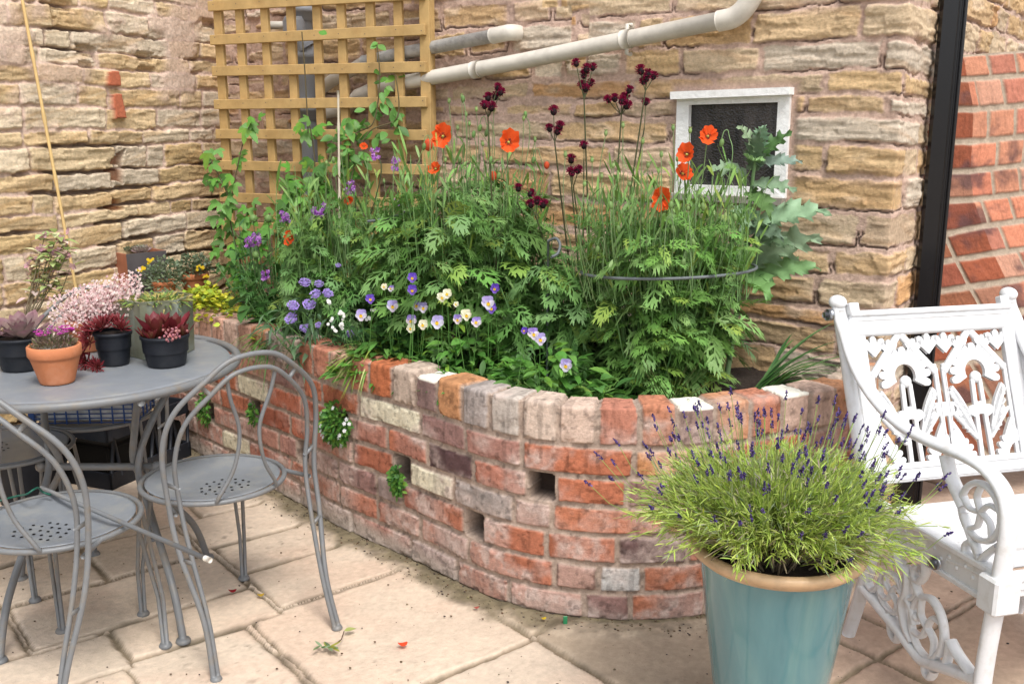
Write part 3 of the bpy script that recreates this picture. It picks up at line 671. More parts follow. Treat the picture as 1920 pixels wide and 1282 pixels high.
def pipes():
    root = thing('soil_pipe', 'grey plastic soil pipe stack standing behind the trellis', 'pipe', (-.97, 4.75, .5))
    for nm, px, y in (('pipe', 573, 4.62), ('branch_pipe', 604, 4.72)):
        mb = MB(); P = aty(px, 150, y); r = .046 if nm == 'pipe' else .036
        tube(mb, [V(P[0], P[1], .5), V(P[0], P[1], 2.4)], r, 20)
        for z in (aty(px, 105, y)[2], aty(px, 20, y)[2], aty(px, 205, y)[2]):
            lathe(mb, [(r, -.05), (r+.009, -.045), (r+.009, -.012), (r+.013, -.01), (r+.013, .01), (r+.009, .012), (r+.009, .04), (r, .045)], 20, c=(P[0], P[1], z))
        mb.build(nm, M_PVC, root)
    mb = MB(); a = aty(558, 55, 4.6); b = aty(575, 92, 4.6); tube(mb, [a+V(-.02, 0, 0), b], .045, 16); lathe(mb, [(.001, .02), (.04, .02), (.05, .0), (.05, -.05)], 18, c=a+V(-.01, -.02, .03)); mb.build('junction', M_PVC, root)
    mb = MB(); tube(mb, [aty(500, 48, 4.7), aty(570, 48, 4.7)], .018, 12); mb.build('side_pipe', M_WPIPE, root)
    def wp(px, py, o): return atpl(px, py, W0, WN)+WN*o
    r1 = thing('waste_pipe', 'short lichened grey waste pipe ending on the wall, above the long white pipe', 'pipe', tuple(wp(860, 85, .06)))
    mb = MB(); tube(mb, [wp(700, 117, .06), wp(770, 102, .06), wp(962, 66, .06)], .026, 16); mb.build('pipe', M_GPIPE, r1)
    mb = MB(); A = wp(940, 70, .06); B = wp(972, 63, .06); tube(mb, spl([A, A*.4+B*.6, B-WN*.012, B-WN*.08], 5), .031, 16); mb.build('end_elbow', M_WPIPE, r1); mb = MB(); tube(mb, [wp(768, 103, .06), wp(777, 101, .06)], .034, 16); mb.build('collar', M_WPIPE, r1)
    r2 = thing('waste_pipe', 'long weathered white waste pipe slanting across the wall to an elbow at the top', 'pipe', tuple(wp(1100, 100, .06)))
    mb = MB(); P = [wp(620, 210, .03), wp(665, 205, .05), wp(690, 180, .06), wp(715, 170, .06), wp(757, 160, .065), wp(1000, 116, .065), wp(1200, 75, .065), wp(1385, 38, .065)]
    tube(mb, P, .030, 18); mb.build('pipe', M_WPIPE, r2)
    for x, y in ((912, 132), (1192, 76)):
        mb = MB(); d = nrm(wp(1300, 55, .065)-wp(1000, 116, .065)); c_ = wp(x, y, .065); tube(mb, [c_-d*.018, c_+d*.018], .034, 18)
        if x > 1000: tube(mb, [c_+V(0, 0, .05)-WN*.03, c_+V(0, 0, .05), c_-V(0, 0, .05), c_-V(0, 0, .05)-WN*.03], .008, 6)
        mb.build('clip', M_WPIPE, r2)
    mb = MB(); tube(mb, spl([wp(1362, 43, .065), wp(1388, 37, .065), wp(1408, 22, .065), wp(1425, -4, .065), wp(1440, -40, .065)], 6), .0345, 18); mb.build('elbow', M_WPIPE, r2)
    r3 = thing('waste_pipe', 'small pale bent waste pipe stub behind the trellis, beside the soil pipe', 'pipe', tuple(wp(640, 160, .06)))
    mb = MB(); tube(mb, spl([wp(606, 168, .02), wp(630, 160, .06), wp(648, 150, .07), wp(665, 140, .06), wp(700, 117, .05)], 6), .027, 14); mb.build('pipe', M_WPIPE, r3)
pipes()

def cane():
    mb = MB(); a = atpl(38, -20, CORN+GN*.05, GN); b = atpl(131, 480, CORN+GN*.12, GN); P = [a+(b-a)*t for t in np.linspace(0, 1.3, 40)]
    r = np.full(40, .0062); r[::7] = .0085; tube(mb, P, r, 8)
    tag(mb.build('bamboo_cane', M_CANE), 'thin bamboo cane leaning against the garden wall above the cafe table', 'cane')
    mb = MB(); a = aty(634, 170, 4.18); b = aty(637, 420, 4.15); P = [a+(b-a)*t for t in np.linspace(0, 1.3, 30)]; r = np.full(30, .0048); r[::6] = .007; tube(mb, P, r, 8)
    tag(mb.build('garden_cane', mat('bleached_cane', (.52, .46, .36), rough=.7)), 'pale upright cane stuck in the bed in front of the trellis', 'cane')
cane()

# ------------------------------------------------------------------ cafe table and chairs
TC = V(-1.275, 2.86, 0); TZ = .72
def cafe_table():
    root = thing('cafe_table', 'round grey metal cafe table crowded with potted succulents', 'table', tuple(TC))
    mb = MB(); lathe(mb, [(.001, TZ+.001), (.2, TZ), (.405, TZ-.001), (.424, TZ-.003), (.429, TZ-.010), (.420, TZ-.012), (.001, TZ-.010)], 96, c=TC); mb.build('table_top', M_TABLE, root)
    mb = MB(); a = np.linspace(0, 2*pi, 96, endpoint=False); tube(mb, TC+np.stack([.447*np.cos(a), .447*np.sin(a), 0*a+TZ-.008], -1), .0125, 10, closed=True)
    for q in range(10):
        t = q*2*pi/10+.3; dr = V(cos(t), sin(t), 0); bbox(mb, TC+dr*.41+V(-dr[1], dr[0], 0)*-.012+V(0, 0, TZ-.009), dr, V(-dr[1], dr[0], 0), V(0, 0, 1), .04, .024, .006, .001)
    mb.build('rim', M_METAL, root)
    pl = V(-1.385, 2.86, .40); pr = V(-1.135, 2.86, .40)
    legs = [(V(-.918, 2.535, 0), pr+V(.01, -.015, 0), V(-1.00, 2.99, .70)), (V(-1.014, 3.082, 0), pr+V(-.012, .015, 0), V(-1.03, 2.66, .70)),
            (V(-1.379, 2.431, 0), pl+V(-.01, -.015, 0), V(-1.49, 3.06, .70)), (V(-1.56, 2.927, 0), pl+V(.012, .015, 0), V(-1.42, 2.60, .70))]
    for f, m_, t in legs:
        mb = MB(); P = spl([f+V(0, 0, .006), f*.8+m_*.2+V(0, 0, .06), f*.42+m_*.58+V(0, 0, .06)+(m_-f)*V(.12, .12, 0), m_, m_*.55+t*.45+(t-m_)*V(-.16, -.16, 0), t], 8); tube(mb, P, .0108, 10)
        lathe(mb, [(.001, .012), (.018, .010), (.021, .004), (.021, 0)], 14, c=V(f[0], f[1], .001)); mb.build('leg', M_METAL, root)
    mb = MB(); d = nrm(pr-pl); tube(mb, [pl-d*.03, pr+d*.05], .011, 10); ball(mb, pr+d*.06, .017); ball(mb, pl-d*.04, .017); mb.build('crossbar', M_METAL, root)
    for s in (-1, 1): mb = MB(); tube(mb, [TC+V(.30*s-.0, -.34, TZ-.022), TC+V(.30*s, .34, TZ-.022)], .011, 8); mb.build('under_bar', M_METAL, root)
cafe_table()

def chair(label, loc, rz):
    root = thing('cafe_chair', label, 'chair', loc, rz, 'grey cafe chairs around the table'); R = .198; Z = .43
    def P(*a): return [V(*p) for p in a]
    mb = MB(); lathe(mb, [(.001, Z-.016), (.08, Z-.015), (.14, Z-.010), (.178, Z-.001), (.186, Z), (.184, Z-.004), (.14, Z-.014), (.001, Z-.020)], 64); mb.build('seat', M_TABLE, root, local=True)
    mb = MB()
    for ry, nx in ((-.03, 5), (-.055, 6), (-.08, 6), (-.105, 5), (-.005, 3)):
        for i in range(nx): x = (i-(nx-1)/2)*.026+rnd.uniform(-.003, .003); disc(mb, V(x, ry, Z-.0165+(x*x+ry*ry)*.27+.0022), .0042, V(0, 0, 1), 8)
    mb.build('perforation', M_DARK, root, local=True)  # flat dark discs laid on the seat, the holes' darkness is only colour
    a = np.linspace(0, 2*pi, 64, endpoint=False); mb = MB(); tube(mb, np.stack([R*np.cos(a), R*np.sin(a), 0*a+Z-.006], -1), .0075, 8, closed=True); mb.build('seat_rim', M_METAL, root, local=True)
    # double bentwood hoop, its feet are the back legs
    def hoop(w, top, fx, dz, r):
        L = [(-fx, -.305, .005), (-fx*.97, -.262, .15), (-w*.97, -.205, .33), (-w*1.0, -.178, .46), (-w*1.04, -.185, .60), (-w*.93, -.21, .70), (-w*.60, -.24, .775), (-w*.25, -.252, top), (w*.25, -.252, top), (w*.60, -.24, .775), (w*.93, -.21, .70), (w*1.04, -.185, .60), (w, -.178, .46), (w*.97, -.205, .33), (fx*.97, -.262, .15), (fx, -.305, .005)]
        L = [(x, y, z-(dz if .55 < z < 10 and abs(z) > .55 else 0)) for x, y, z in L]
        mb = MB(); tube(mb, spl(P(*L), 7), r*.84, 8); return mb
    o = hoop(.222, .825, .196, 0, .0088)
    i = hoop(.192, .822, .183, .034, .0078)
    for s in (-1, 1):
        for w_, y_, z_ in ((.2, -.213, .30), (.21, -.178, .5), (.13, -.236, .752)): tube(o, P((s*w_*.9, y_, z_-.01), (s*w_*1.06, y_, z_+.012)), .006, 6)
        tube(o, P((s*.205, -.180, .425), (s*.188, -.11, .424), (s*.182, -.08, .424)), .0065, 6)
    o.build('back_hoop', M_METAL, root, local=True); i.build('inner_hoop', M_METAL, root, local=True)
    for s in (-1, 1):
        mb = MB(); tube(mb, spl(P((s*.072, -.246, .782), (s*.060, -.235, .72), (s*.030, -.218, .62), (s*.045, -.206, .52), (s*.085, -.190, .445), (s*.09, -.178, .424)), 7), .0056, 8); mb.build('back_scroll', M_METAL, root, local=True)
    for s in (-1, 1):
        mb = MB(); fx, fy = s*.166, .160
        for q in (-.010, .010): tube(mb, P((fx*.84+q*1.7, fy*.78-q*.4, .424), (fx+q*.75, fy, .15), (fx+q*.55, fy+.004, .006)), .0058, 8)
        lathe(mb, [(.001, .012), (.015, .010), (.018, .004), (.018, 0)], 12, c=(fx, fy+.004, .001)); mb.build('leg', M_METAL, root, local=True)
        mb = MB(); lathe(mb, [(.001, .011), (.013, .009), (.016, .003), (.016, 0)], 12, c=(s*.190, -.307, .001)); mb.build('foot', M_METAL, root, local=True)
    return root
CH = chair('grey metal cafe chair beside the brick bed wall, facing the table', (-.853, 2.693, 0), radians(45))
dup(CH, (-1.16, 2.391, 0), radians(-14), 'grey metal cafe chair with a loose rod lying across its seat')
dup(CH, (-1.585, 2.965, 0), radians(-98), 'grey metal cafe chair at the picture edge, its seat tucked under the table')
dup(CH, (-1.452, 3.34, 0), radians(195), 'grey metal cafe chair by the garden wall with a blue basket on its seat')

def table_bits():
    mb = MB(); a = atz(78, 914, .443); b = atz(392, 1049, .452); tube(mb, [a, a+(b-a)*.5, b], .0062, 10); r = tag(mb.build('metal_rod', M_METAL), 'thin grey metal rod lying loose across the cafe chair seat', 'rod')
    m2 = MB(); tube(m2, [b-(b-a)*.02, b+nrm(b-a)*.004], .0068, 10); o = m2.build('ferrule', M_WPIPE, r)
    mb = MB(); P = [atz(x, y, z) for x, y, z in ((-30, 945, .44), (0, 938, .455), (30, 930, .452), (50, 926, .47), (62, 918, .48), (72, 914, .475), (80, 922, .452), (95, 927, .445))]; tube(mb, spl(P, 6), .0028, 6)
    tag(mb.build('garden_wire', M_WIRE), 'green garden wire curling along the edge of a chair seat', 'wire')
    # basket on the far chair
    c = V(-1.43, 3.28, .436); ax, ay = nrm(V(.97, .05, 0)), nrm(V(-.05, .97, 0)); w, d, h = .34, .20, .125
    root = thing('basket', 'blue wire mesh basket sitting on the far chair', 'basket', tuple(c)); mb = MB(); o = c-ax*w/2-ay*d/2
    for z in np.linspace(.004, h, 9):
        q = [o, o+ax*w, o+ax*w+ay*d, o+ay*d]; tube(mb, [p+V(0, 0, z) for p in q]+[q[0]+V(0, 0, z)], .0022 if z < h else .005, 5)
    for t in np.linspace(0, 1, 10):
        for e in (0, 1): tube(mb, [o+ax*w*t+ay*d*e, o+ax*w*t+ay*d*e+V(0, 0, h)], .003, 5)
    for t in np.linspace(0, 1, 6):
        for e in (0, 1): tube(mb, [o+ay*d*t+ax*w*e, o+ay*d*t+ax*w*e+V(0, 0, h)], .003, 5)
    for e in (0, 1): bbox(mb, o+ax*(w*e-.01)-ay*.004+V(0, 0, 0), ax, ay, V(0, 0, 1), .02, .012, h, .002)
    mb.build('mesh', M_BLUE, root); mb = MB(); bbox(mb, o+ax*.01+ay*.01+V(0, 0, .008), ax, ay, V(0, 0, 1), w-.02, d-.02, .07, .004); mb.build('contents', mat('pale_grey_packets', (.45, .46, .47), rough=.6, var=.4, vscale=30), root)
    # dark plastic crate under that chair
    c = V(-1.60, 3.95, 0); root = thing('plastic_crate', 'black slatted plastic crate on the paving below the far chair', 'crate', tuple(c)); mb = MB()
    ax, ay = nrm(V(.402, .916, 0)), nrm(V(-.916, .402, 0)); w, d, h = .46, .26, .26; o = c-ax*w/2-ay*d/2
    for z, hh in ((.002, .07), (.20, .06)):
        for p, a_, l, t in ((o, ax, w, ay), (o+ay*(d-.012), ax, w, ay), (o, ay, d, ax), (o+ax*(w-.012), ay, d, ax)): bbox(mb, p+V(0, 0, z), a_, t, V(0, 0, 1), l, .012, hh, .002) if a_ is ax else bbox(mb, p+V(0, 0, z), t, a_, V(0, 0, 1), .0125, l, hh, .002)
    for t in np.linspace(.03, .97, 9):
        for e in (0, 1): tube(mb, [o+ax*w*t+ay*(.006+(d-.012)*e)+V(0, 0, .05), o+ax*w*min(1, max(0, t+.06*(-1)**int(t*9)))+ay*(.006+(d-.012)*e)+V(0, 0, .21)], .008, 5)
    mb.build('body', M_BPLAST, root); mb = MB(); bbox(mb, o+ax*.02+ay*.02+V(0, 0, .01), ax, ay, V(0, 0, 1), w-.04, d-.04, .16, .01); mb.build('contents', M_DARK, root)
table_bits()

# ------------------------------------------------------------------ white cast iron armchair
BX = V(.97, .242, 0); BY = V(.242, -.97, 0); B0 = V(.952, 2.574, 0); BW = .56
def bp(x, s, z): return B0+BX*x+BY*s+V(0, 0, z)
def white_chair():
    root = thing('garden_armchair', 'white painted cast iron garden armchair with pierced leaf pattern back', 'armchair', tuple(B0))
    def sframe(x0, sgn):
        mb = MB()
        arm = spl([bp(x0, *p) for p in ((-.168, .925), (-.16, .895), (-.125, .85), (-.075, .785), (-.01, .730), (.07, .690), (.17, .664), (.28, .660), (.40, .664), (.475, .655), (.53, .622), (.552, .56), (.55, .47), (.543, .38), (.530, .22), (.527, .08), (.530, .0))], 6)
        n = len(arm); k = np.linspace(0, 1, n); r = np.interp(k, [0, .1, .25, .55, .66, .75, 1], [.020, .021, .021, .021, .022, .024, .023])
        tube(mb, arm, r, 14, flat=(1, .62))
        ball(mb, bp(x0, -.172, .926), (.020, .025, .025), ax=BX, seg=16, rings=10)
        tube(mb, spl([bp(x0, *p) for p in ((-.165, .90), (-.11, .78), (-.06, .66), (-.01, .54), (.035, .44), (.075, .34), (.07, .25), (.045, .15), (.0, .0))], 6), [.017, .018, .019, .02, .02, .019, .018], 10)
        mb.build('arm_and_leg', M_WHITE, root)
        # seat rail with moulded edges
        mb = MB(); a = bp(x0, .05, .375); u = nrm(bp(0, .54, .385)-bp(0, .05, .375)); L = .49
        for dz, hh, th in ((0, .074, .018), (-.006, .014, .032), (.066, .016, .034)): bbox(mb, a-BX*th/2+V(0, 0, dz-.02), u, -BX if False else BX, V(0, 0, 1), L, th, hh, .003)
        for i in range(16): ball(mb, a+u*(.03+i*.028)-BX*sgn*.008*1+V(0, 0, .018+(.012 if i % 2 else -.004)), (.006, .006, .006), seg=6, rings=4)
        bbox(mb, bp(x0, .515, .352)-BX*.035, BY, BX, V(0, 0, 1), .062, .07, .085, .006); mb.build('seat_rail', M_WHITE, root)
        mb = MB(); c_ = bp(x0, .36, .385)-BX*sgn*.02; tube(mb, [c_, c_-BX*sgn*.010], .016, 16); tube(mb, [c_, c_-BX*sgn*.022], .009, 8); mb.build('bolt', M_BOLT, root)
        # scrollwork
        mb = MB()
        def curl(pts, r, n=7): tube(mb, spl([bp(x0, *p) for p in pts], n), r, 7, flat=(1.4, .9))
        def ring(c, R, r, sq=1.0):
            a = np.linspace(0, 2*pi, 22, endpoint=False); tube(mb, [bp(x0, c[0]+R*cos(t), c[1]+R*sq*sin(t)) for t in a], r, 7, closed=True, flat=(1.3, .9))
        ring((.465, .555), .066, .0085, 1.0)
        for t in range(5): an = t*2*pi/5+.4; curl([(.465, .555), (.465+.035*cos(an+.4), .555+.035*sin(an+.4)), (.465+.062*cos(an), .555+.062*sin(an))], .007)
        curl([(.33, .645), (.355, .60), (.39, .565), (.41, .545)], .014); curl([(.41, .53), (.45, .475), (.50, .43), (.535, .42)], .009); curl([(.53, .50), (.50, .47), (.47, .43), (.44, .43), (.43, .46), (.455, .475), (.475, .455)], .009)
        curl([(.535, .44), (.50, .415), (.44, .41), (.38, .40)], .008)
        # lower brace with scrolls
        curl([(.055, .175), (.10, .165), (.16, .150), (.22, .135), (.28, .115), (.32, .105), (.36, .115), (.42, .135), (.47, .15), (.525, .165)], .0165)
        curl([(.05, .21), (.09, .185), (.115, .20), (.125, .22)], .010); curl([(.41, .205), (.44, .185), (.49, .165), (.52, .15)], .012); curl([(.405, .14), (.41, .175), (.41, .205)], .010)
        ring((.175, .215), .052, .008, 1.0); ring((.325, .195), .062, .009, 1.25); ring((.245, .265), .030, .008)
        for t in range(4): an = t*pi/2+.5; curl([(.175, .215), (.175+.03*cos(an+.5), .215+.03*sin(an+.5)), (.175+.05*cos(an), .215+.05*sin(an))], .007); curl([(.325, .195), (.325+.033*cos(an+.5), .195+.04*sin(an+.5)), (.325+.06*cos(an), .195+.075*sin(an))], .008)
        curl([(.19, .375), (.185, .34), (.205, .31), (.235, .30), (.24, .25), (.225, .21), (.245, .16), (.28, .13)], .012); curl([(.285, .375), (.30, .335), (.285, .30), (.262, .30), (.262, .325), (.28, .33)], .010); curl([(.20, .34), (.175, .335), (.165, .31), (.185, .30)], .009)
        curl([(.262, .29), (.29, .26), (.33, .275), (.37, .25), (.39, .20), (.38, .15)], .009); curl([(.175, .162), (.19, .11), (.215, .10), (.22, .125)], .010); curl([(.33, .115), (.335, .08), (.355, .075), (.365, .1)], .010); curl([(.21, .24), (.26, .22), (.28, .18)], .010)
        for p in ((.245, .235), (.28, .20), (.21, .19)): ball(mb, bp(x0, *p), .013, seg=8, rings=6)
        mb.build('scrollwork', M_WHITE, root)
    sframe(0, 1); sframe(BW, -1)
    # back: plane from (s=.035,z=.44) up to (s=-.165,z=.915)
    o = bp(0, .030, .44); up = nrm(bp(0, -.148, .90)-bp(0, .030, .44)); Hh = float(np.linalg.norm(bp(0, -.148, .90)-bp(0, .030, .44)))
    nb = np.cross(BX, up)
    mb = MB(); th = .016
    def bar(x0, y0, x1, y1, w, t=th, dn=0):
        a = o+BX*x0+up*y0+nb*dn; b = o+BX*x1+up*y1+nb*dn; u = nrm(b-a); v = np.cross(nb, u); bbox(mb, a-v*w/2-nb*t/2, u, v, nb, float(np.linalg.norm(b-a)), w, t, .003)
    Wd = BW
    bar(.02, Hh-.035, Wd-.02, Hh-.035, .07, .020); bar(.02, Hh-.006, Wd-.02, Hh-.006, .016, .034, .001); bar(.02, Hh-.024, Wd-.02, Hh-.024, .010, .027); bar(.02, Hh-.062, Wd-.02, Hh-.062, .012, .027)
    bar(.02, .042, Wd-.02, .042, .052, .020); bar(.02, .056, Wd-.02, .056, .012, .028); bar(.02, .026, Wd-.02, .026, .010, .027)
    for x in (.036, Wd-.036): bar(x, .02, x, Hh-.02, .044, .022)
    for x in (.035, Wd-.035): bar(x, Hh-.01, x, Hh+.026, .03, .026)
    mb.build('back_frame', M_WHITE, root)
    mb = MB(); y0, y1 = .066, Hh-.068; cx = Wd/2; x0, x1 = .054, Wd-.054; hw = (cx-x0)/2
    def fan(cx_, cy_, r0, r1, a0, a1, nl, sc=1.0, t=.012):
        pts = []
        for i in range(nl*6+1):
            a = a0+(a1-a0)*i/(nl*6); w = abs(sin(pi*(i/6.0))); R = r0+(r1-r0)*(.64+.36*w**.55); pts.append((cx_+R*cos(a)*sc, cy_+R*sin(a)))
        for i in range(14): a = a1+(a0-a1)*i/13; pts.append((cx_+r0*cos(a)*sc, cy_+r0*sin(a)))
        for s_ in range(len(pts)): pass
        n1 = nl*6+1; P2 = np.array(pts); outer = P2[:n1]; inner = np.stack([np.interp(np.linspace(0, 1, n1), np.linspace(0, 1, 14), P2[n1:][::-1][:, k]) for k in (0, 1)], -1)
        Q = np.concatenate([outer, inner]); V3 = o+Q[:, :1]*BX+Q[:, 1:]*up; f = [[i, i+1, n1+i+1, n1+i] for i in range(n1-1)]
        mb.add(np.concatenate([V3+nb*t/2, V3-nb*t/2]), f+[[a+2*n1 for a in q][::-1] for q in f]+[[i, 2*n1+i, 2*n1+i+1, i+1] for i in range(n1-1)]+[[n1+i, n1+i+1, 3*n1+i+1, 3*n1+i] for i in range(n1-1)], (1, 1, 1), True)
    for c_ in (x0+hw, x1-hw):
        l, r = c_-hw+.012, c_+hw-.012
        # gothic arch, mullions
        for a, b in (((l, y1-.115), (c_, y1+.002)), ((r, y1-.115), (c_, y1+.002))): bar(*a, *b, .020, .014, .001)
        bar(l, y0, l, y1-.10, .012, .013); bar(r, y0, r, y1-.10, .012, .013)
        bar(c_-.017, y0, c_-.012, y1-.14, .013, .014, .001); bar(c_+.017, y0, c_+.012, y1-.14, .013, .014, .001)
        fan(c_, y1-.118, .033, .082, -.5, pi+.5, 11); ball(mb, o+BX*c_+up*(y1-.135)+nb*.002, (.018, .018, .012), ax=nb, seg=12, rings=6)
        for s_ in (-1, 1):                              # serrated leaf blades
            for (ya, yb, xa, xb, wd_) in ((y1-.25, y1-.155, .034, .080, .026), (y0+.06, y0+.195, .022, .078, .034), (y0+.005, y0+.105, .050, .094, .024), (y1-.30, y1-.215, .022, .060, .022)):
                pts = []
                for i in range(13): t = i/12; pts.append((s_*(xa+(xb-xa)*t**1.0)-s_*wd_*.5*sin(pi*t)*.5, ya+(yb-ya)*t))
                for i in range(13):
                    t = 1-i/12; z = .012*(i % 2); pts.append((s_*(xa+(xb-xa)*t)+s_*(wd_*.55*sin(pi*min(1, t*1.05))+z), ya+(yb-ya)*t-.012*sin(pi*t)))
                P2 = [(c_+x, y) for x, y in pts]; extr(mb, P2 if s_ < 0 else P2[::-1], o, BX, up, .012)
            bar(c_+s_*.03, y1-.28, c_+s_*.09, y1-.17, .011, .013, .001)
            bar(c_+s_*.022, y0+.05, c_+s_*.094, y1-.225, .010, .013, .001)
            fan(c_+s_*hw*.98, y0-.004, .040, .078, (pi/2 if s_ < 0 else pi/2) - (pi/2-.05 if s_ < 0 else 0), (pi/2 if s_ < 0 else pi-.05), 5)
        fan(c_, y0+.10, .02, .055, .5, pi-.5, 3)
        for s_ in (-1, 1):
            for q in (.33, .72): fan(c_+s_*hw*q*1.05, y1-.062-.0*q, .0, .062*(.6+.5*q), .25*pi, .75*pi, 3)
    for x in (-.014, .014): bar(cx+x, y0+.06, cx+x, y1-.09, .011, .013)
    bar(cx, y0+.12, cx, y0+.16, .06, .012)
    mb.build('pierced_panel', M_WHITE, root)
    # seat: slats across
    for i, (s_, z) in enumerate(((.47, .418), (.40, .420), (.33, .416), (.26, .411), (.19, .405), (.12, .398))):
        mb = MB(); bbox(mb, bp(.012, s_-.027, z), BX, BY, V(0, 0, 1), BW-.024, .052, .022, .006); mb.build('seat_slat', M_WHITE, root)
    mb = MB(); bbox(mb, bp(.02, .510, .365), BX, BY, V(0, 0, 1), BW-.04, .018, .062, .004)
    for z in (.385, .405): bbox(mb, bp(.02, .526, z), BX, BY, V(0, 0, 1), BW-.04, .006, .008, .002)
    mb.build('front_apron', M_WHITE, root)
    mb = MB(); c_ = bp(-.022, -.165, .893); tube(mb, [c_, c_-BX*.014], .017, 14); tube(mb, [c_, c_-BX*.024], .009, 8); mb.build('bolt', M_BOLT, root)
white_chair()

# ------------------------------------------------------------------ lavender pot shell and rims
def pot_prof(H, rb, rt, rim=.02, rimh=.03, wall=.01, lip=0):
    k = (rt-rb)/(H-rimh); return [(.001, 0), (rb-.002, 0), (rb, .002), (rb+k*.006, .006), (rb+k*.012, .012), (rb+(rt-rb)*.5, (H-rimh)*.5), (rt-k*.006, H-rimh-.006), (rt, H-rimh), (rt+rim*.35, H-rimh+.001), (rt+rim, H-rimh*.8), (rt+rim, H-.003), (rt+rim-.004, H), (rt+rim-wall, H-.001), (rt-wall*.6, H-.02), (rt-wall, H-.05)]
def pot(mb, c, H, rb, rt, rim=.006, rimh=.035, wall=.006, seg=48, lean=0):
    lathe(mb, pot_prof(H, rb, rt, rim, rimh, wall), seg, c=c)

# ------------------------------------------------------------------ plant kit
def rv(s=1.0): return RG.normal(0, s, 3)
def jit(c, a=.18):
    c = np.asarray(c, float); k = 1+rnd.uniform(-a, a); return np.clip(c*k*(1+RG.uniform(-a*.35, a*.35, 3)), 0, 1)
class Leaf:
    """unit leaf: x across, y along, z up"""
    def __init__(s, v, f): s.v = np.asarray(v, float); s.f = f
def leaf_blade(n=5, prof=None, fold=.12, waves=0):
    prof = prof or (lambda t: sin(pi*min(1, t**.8))); v = []; f = []
    for i in range(n+1):
        t = i/n; w = prof(t)*.5; z = fold*w; dz = waves*sin(i*2.4)
        v += [(-w, t, z+dz), (0, t, 0), (w, t, z-dz)]
    for i in range(n):
        a = i*3; f += [(a, a+1, a+4, a+3), (a+1, a+2, a+5, a+4)]
    return Leaf(v, np.array(f))
def leaf_lobed(np_=6, spread=.9, sub=True, seed=0, tooth=1.0):
    r = random.Random(seed); v = []; f = []
    def kite(bx, by, ang, L, w, z):
        d = (sin(ang), cos(ang)); p = (cos(ang), -sin(ang)); b = len(v)
        for (l, q, dz) in ((0, -.30, 0), (.45, -.5, .02), (1, 0, -.05), (.45, .5, .02), (0, .30, 0)):
            v.append((bx+d[0]*l*L+p[0]*q*w, by+d[1]*l*L+p[1]*q*w, z*l*l+dz*L))
        f.append(tuple(range(b, b+5)))
    b = len(v)
    for i in range(5):
        t = i/4; w = .028*(1-.5*t); v.extend([(-w, t, 0), (w, t, 0)])
    for i in range(4): f.append((b+2*i, b+2*i+1, b+2*i+3, b+2*i+2))
    for i in range(np_):
        t = .16+.72*i/max(1, np_-1); L = (.20+.30*sin(pi*(.15+.75*t)))*spread
        for s in (-1, 1):
            an = s*(radians(62-30*t)+r.uniform(-.15, .15)); y = t+r.uniform(-.03, .03); l = L*r.uniform(.8, 1.15); z = r.uniform(-.06, .10)
            kite(s*.015, y, an, l, .075*tooth, z)
            if sub:
                for q, da in ((.35, .75), (.55, -.7)):
                    kite(s*.015+sin(an)*l*q, y+cos(an)*l*q, an+s*da, l*.46, .055*tooth, z*.5)
    kite(0, .93, 0, .22, .10*tooth, 0); kite(0, .86, .5, .16, .07*tooth, 0); kite(0, .86, -.5, .16, .07*tooth, 0)
    v = np.array(v); v[:, 1] /= 1.15; return Leaf(v, f)
def leaf_palm(nl=3, seed=0, w=.42, teeth=0):
    r = random.Random(seed); v = [(0, 0, 0)]; f = []
    angs = {3: (-.95, 0, .95), 5: (-1.5, -.75, 0, .75, 1.5)}[nl]
    for a in angs:
        L = (1 if abs(a) < .1 else .72 if abs(a) < 1.2 else .5); d = (sin(a), cos(a)); p = (cos(a), -sin(a)); b = len(v); ww = w*L
        q = [(.12, -.12), (.42, -.5), (.66, -.36), (.72, -.42), (1, 0), (.72, .42), (.66, .36), (.42, .5), (.12, .12)] if teeth else [(.1, -.1), (.4, -.5), (.7, -.38), (1, 0), (.7, .38), (.4, .5), (.1, .1)]
        for l, x in q: v.append((d[0]*l*L+p[0]*x*ww, d[1]*l*L+p[1]*x*ww, -.10*l*l+.10*abs(x)+r.uniform(-.02, .02)))
        f.append((0,)+tuple(range(b, b+len(q))))
    return Leaf(v, f)
def leaf_toothed(n=26, seed=0):
    """big wavy jagged leaf of the opium poppy"""
    r = random.Random(seed); v = []; f = []
    for i in range(n+1):
        t = i/n; w = (.20+.30*sin(pi*min(1, .1+.85*t)))*(1-t**4); lob = .48+.52*abs(sin(t*pi*5.0+seed)); k = lob*(1.0 if i % 2 else .72)*(1+r.uniform(-.06, .06))
        z = .10*sin(i*.95+seed); z2 = .10*sin(i*1.1+1+seed); fw = .055 if i % 2 else 0
        v += [(-w*k, t+fw+.05*lob, .18*w+z), (-w*.5, t+.02, .05+z*.3), (0, t, 0), (w*.5, t+.02, .05+z2*.3), (w*k, t+fw+.05*lob, .18*w+z2)]
    for i in range(n):
        a = i*5
        for j in range(4): f.append((a+j, a+j+1, a+j+6, a+j+5))
    return Leaf(v, np.array(f))
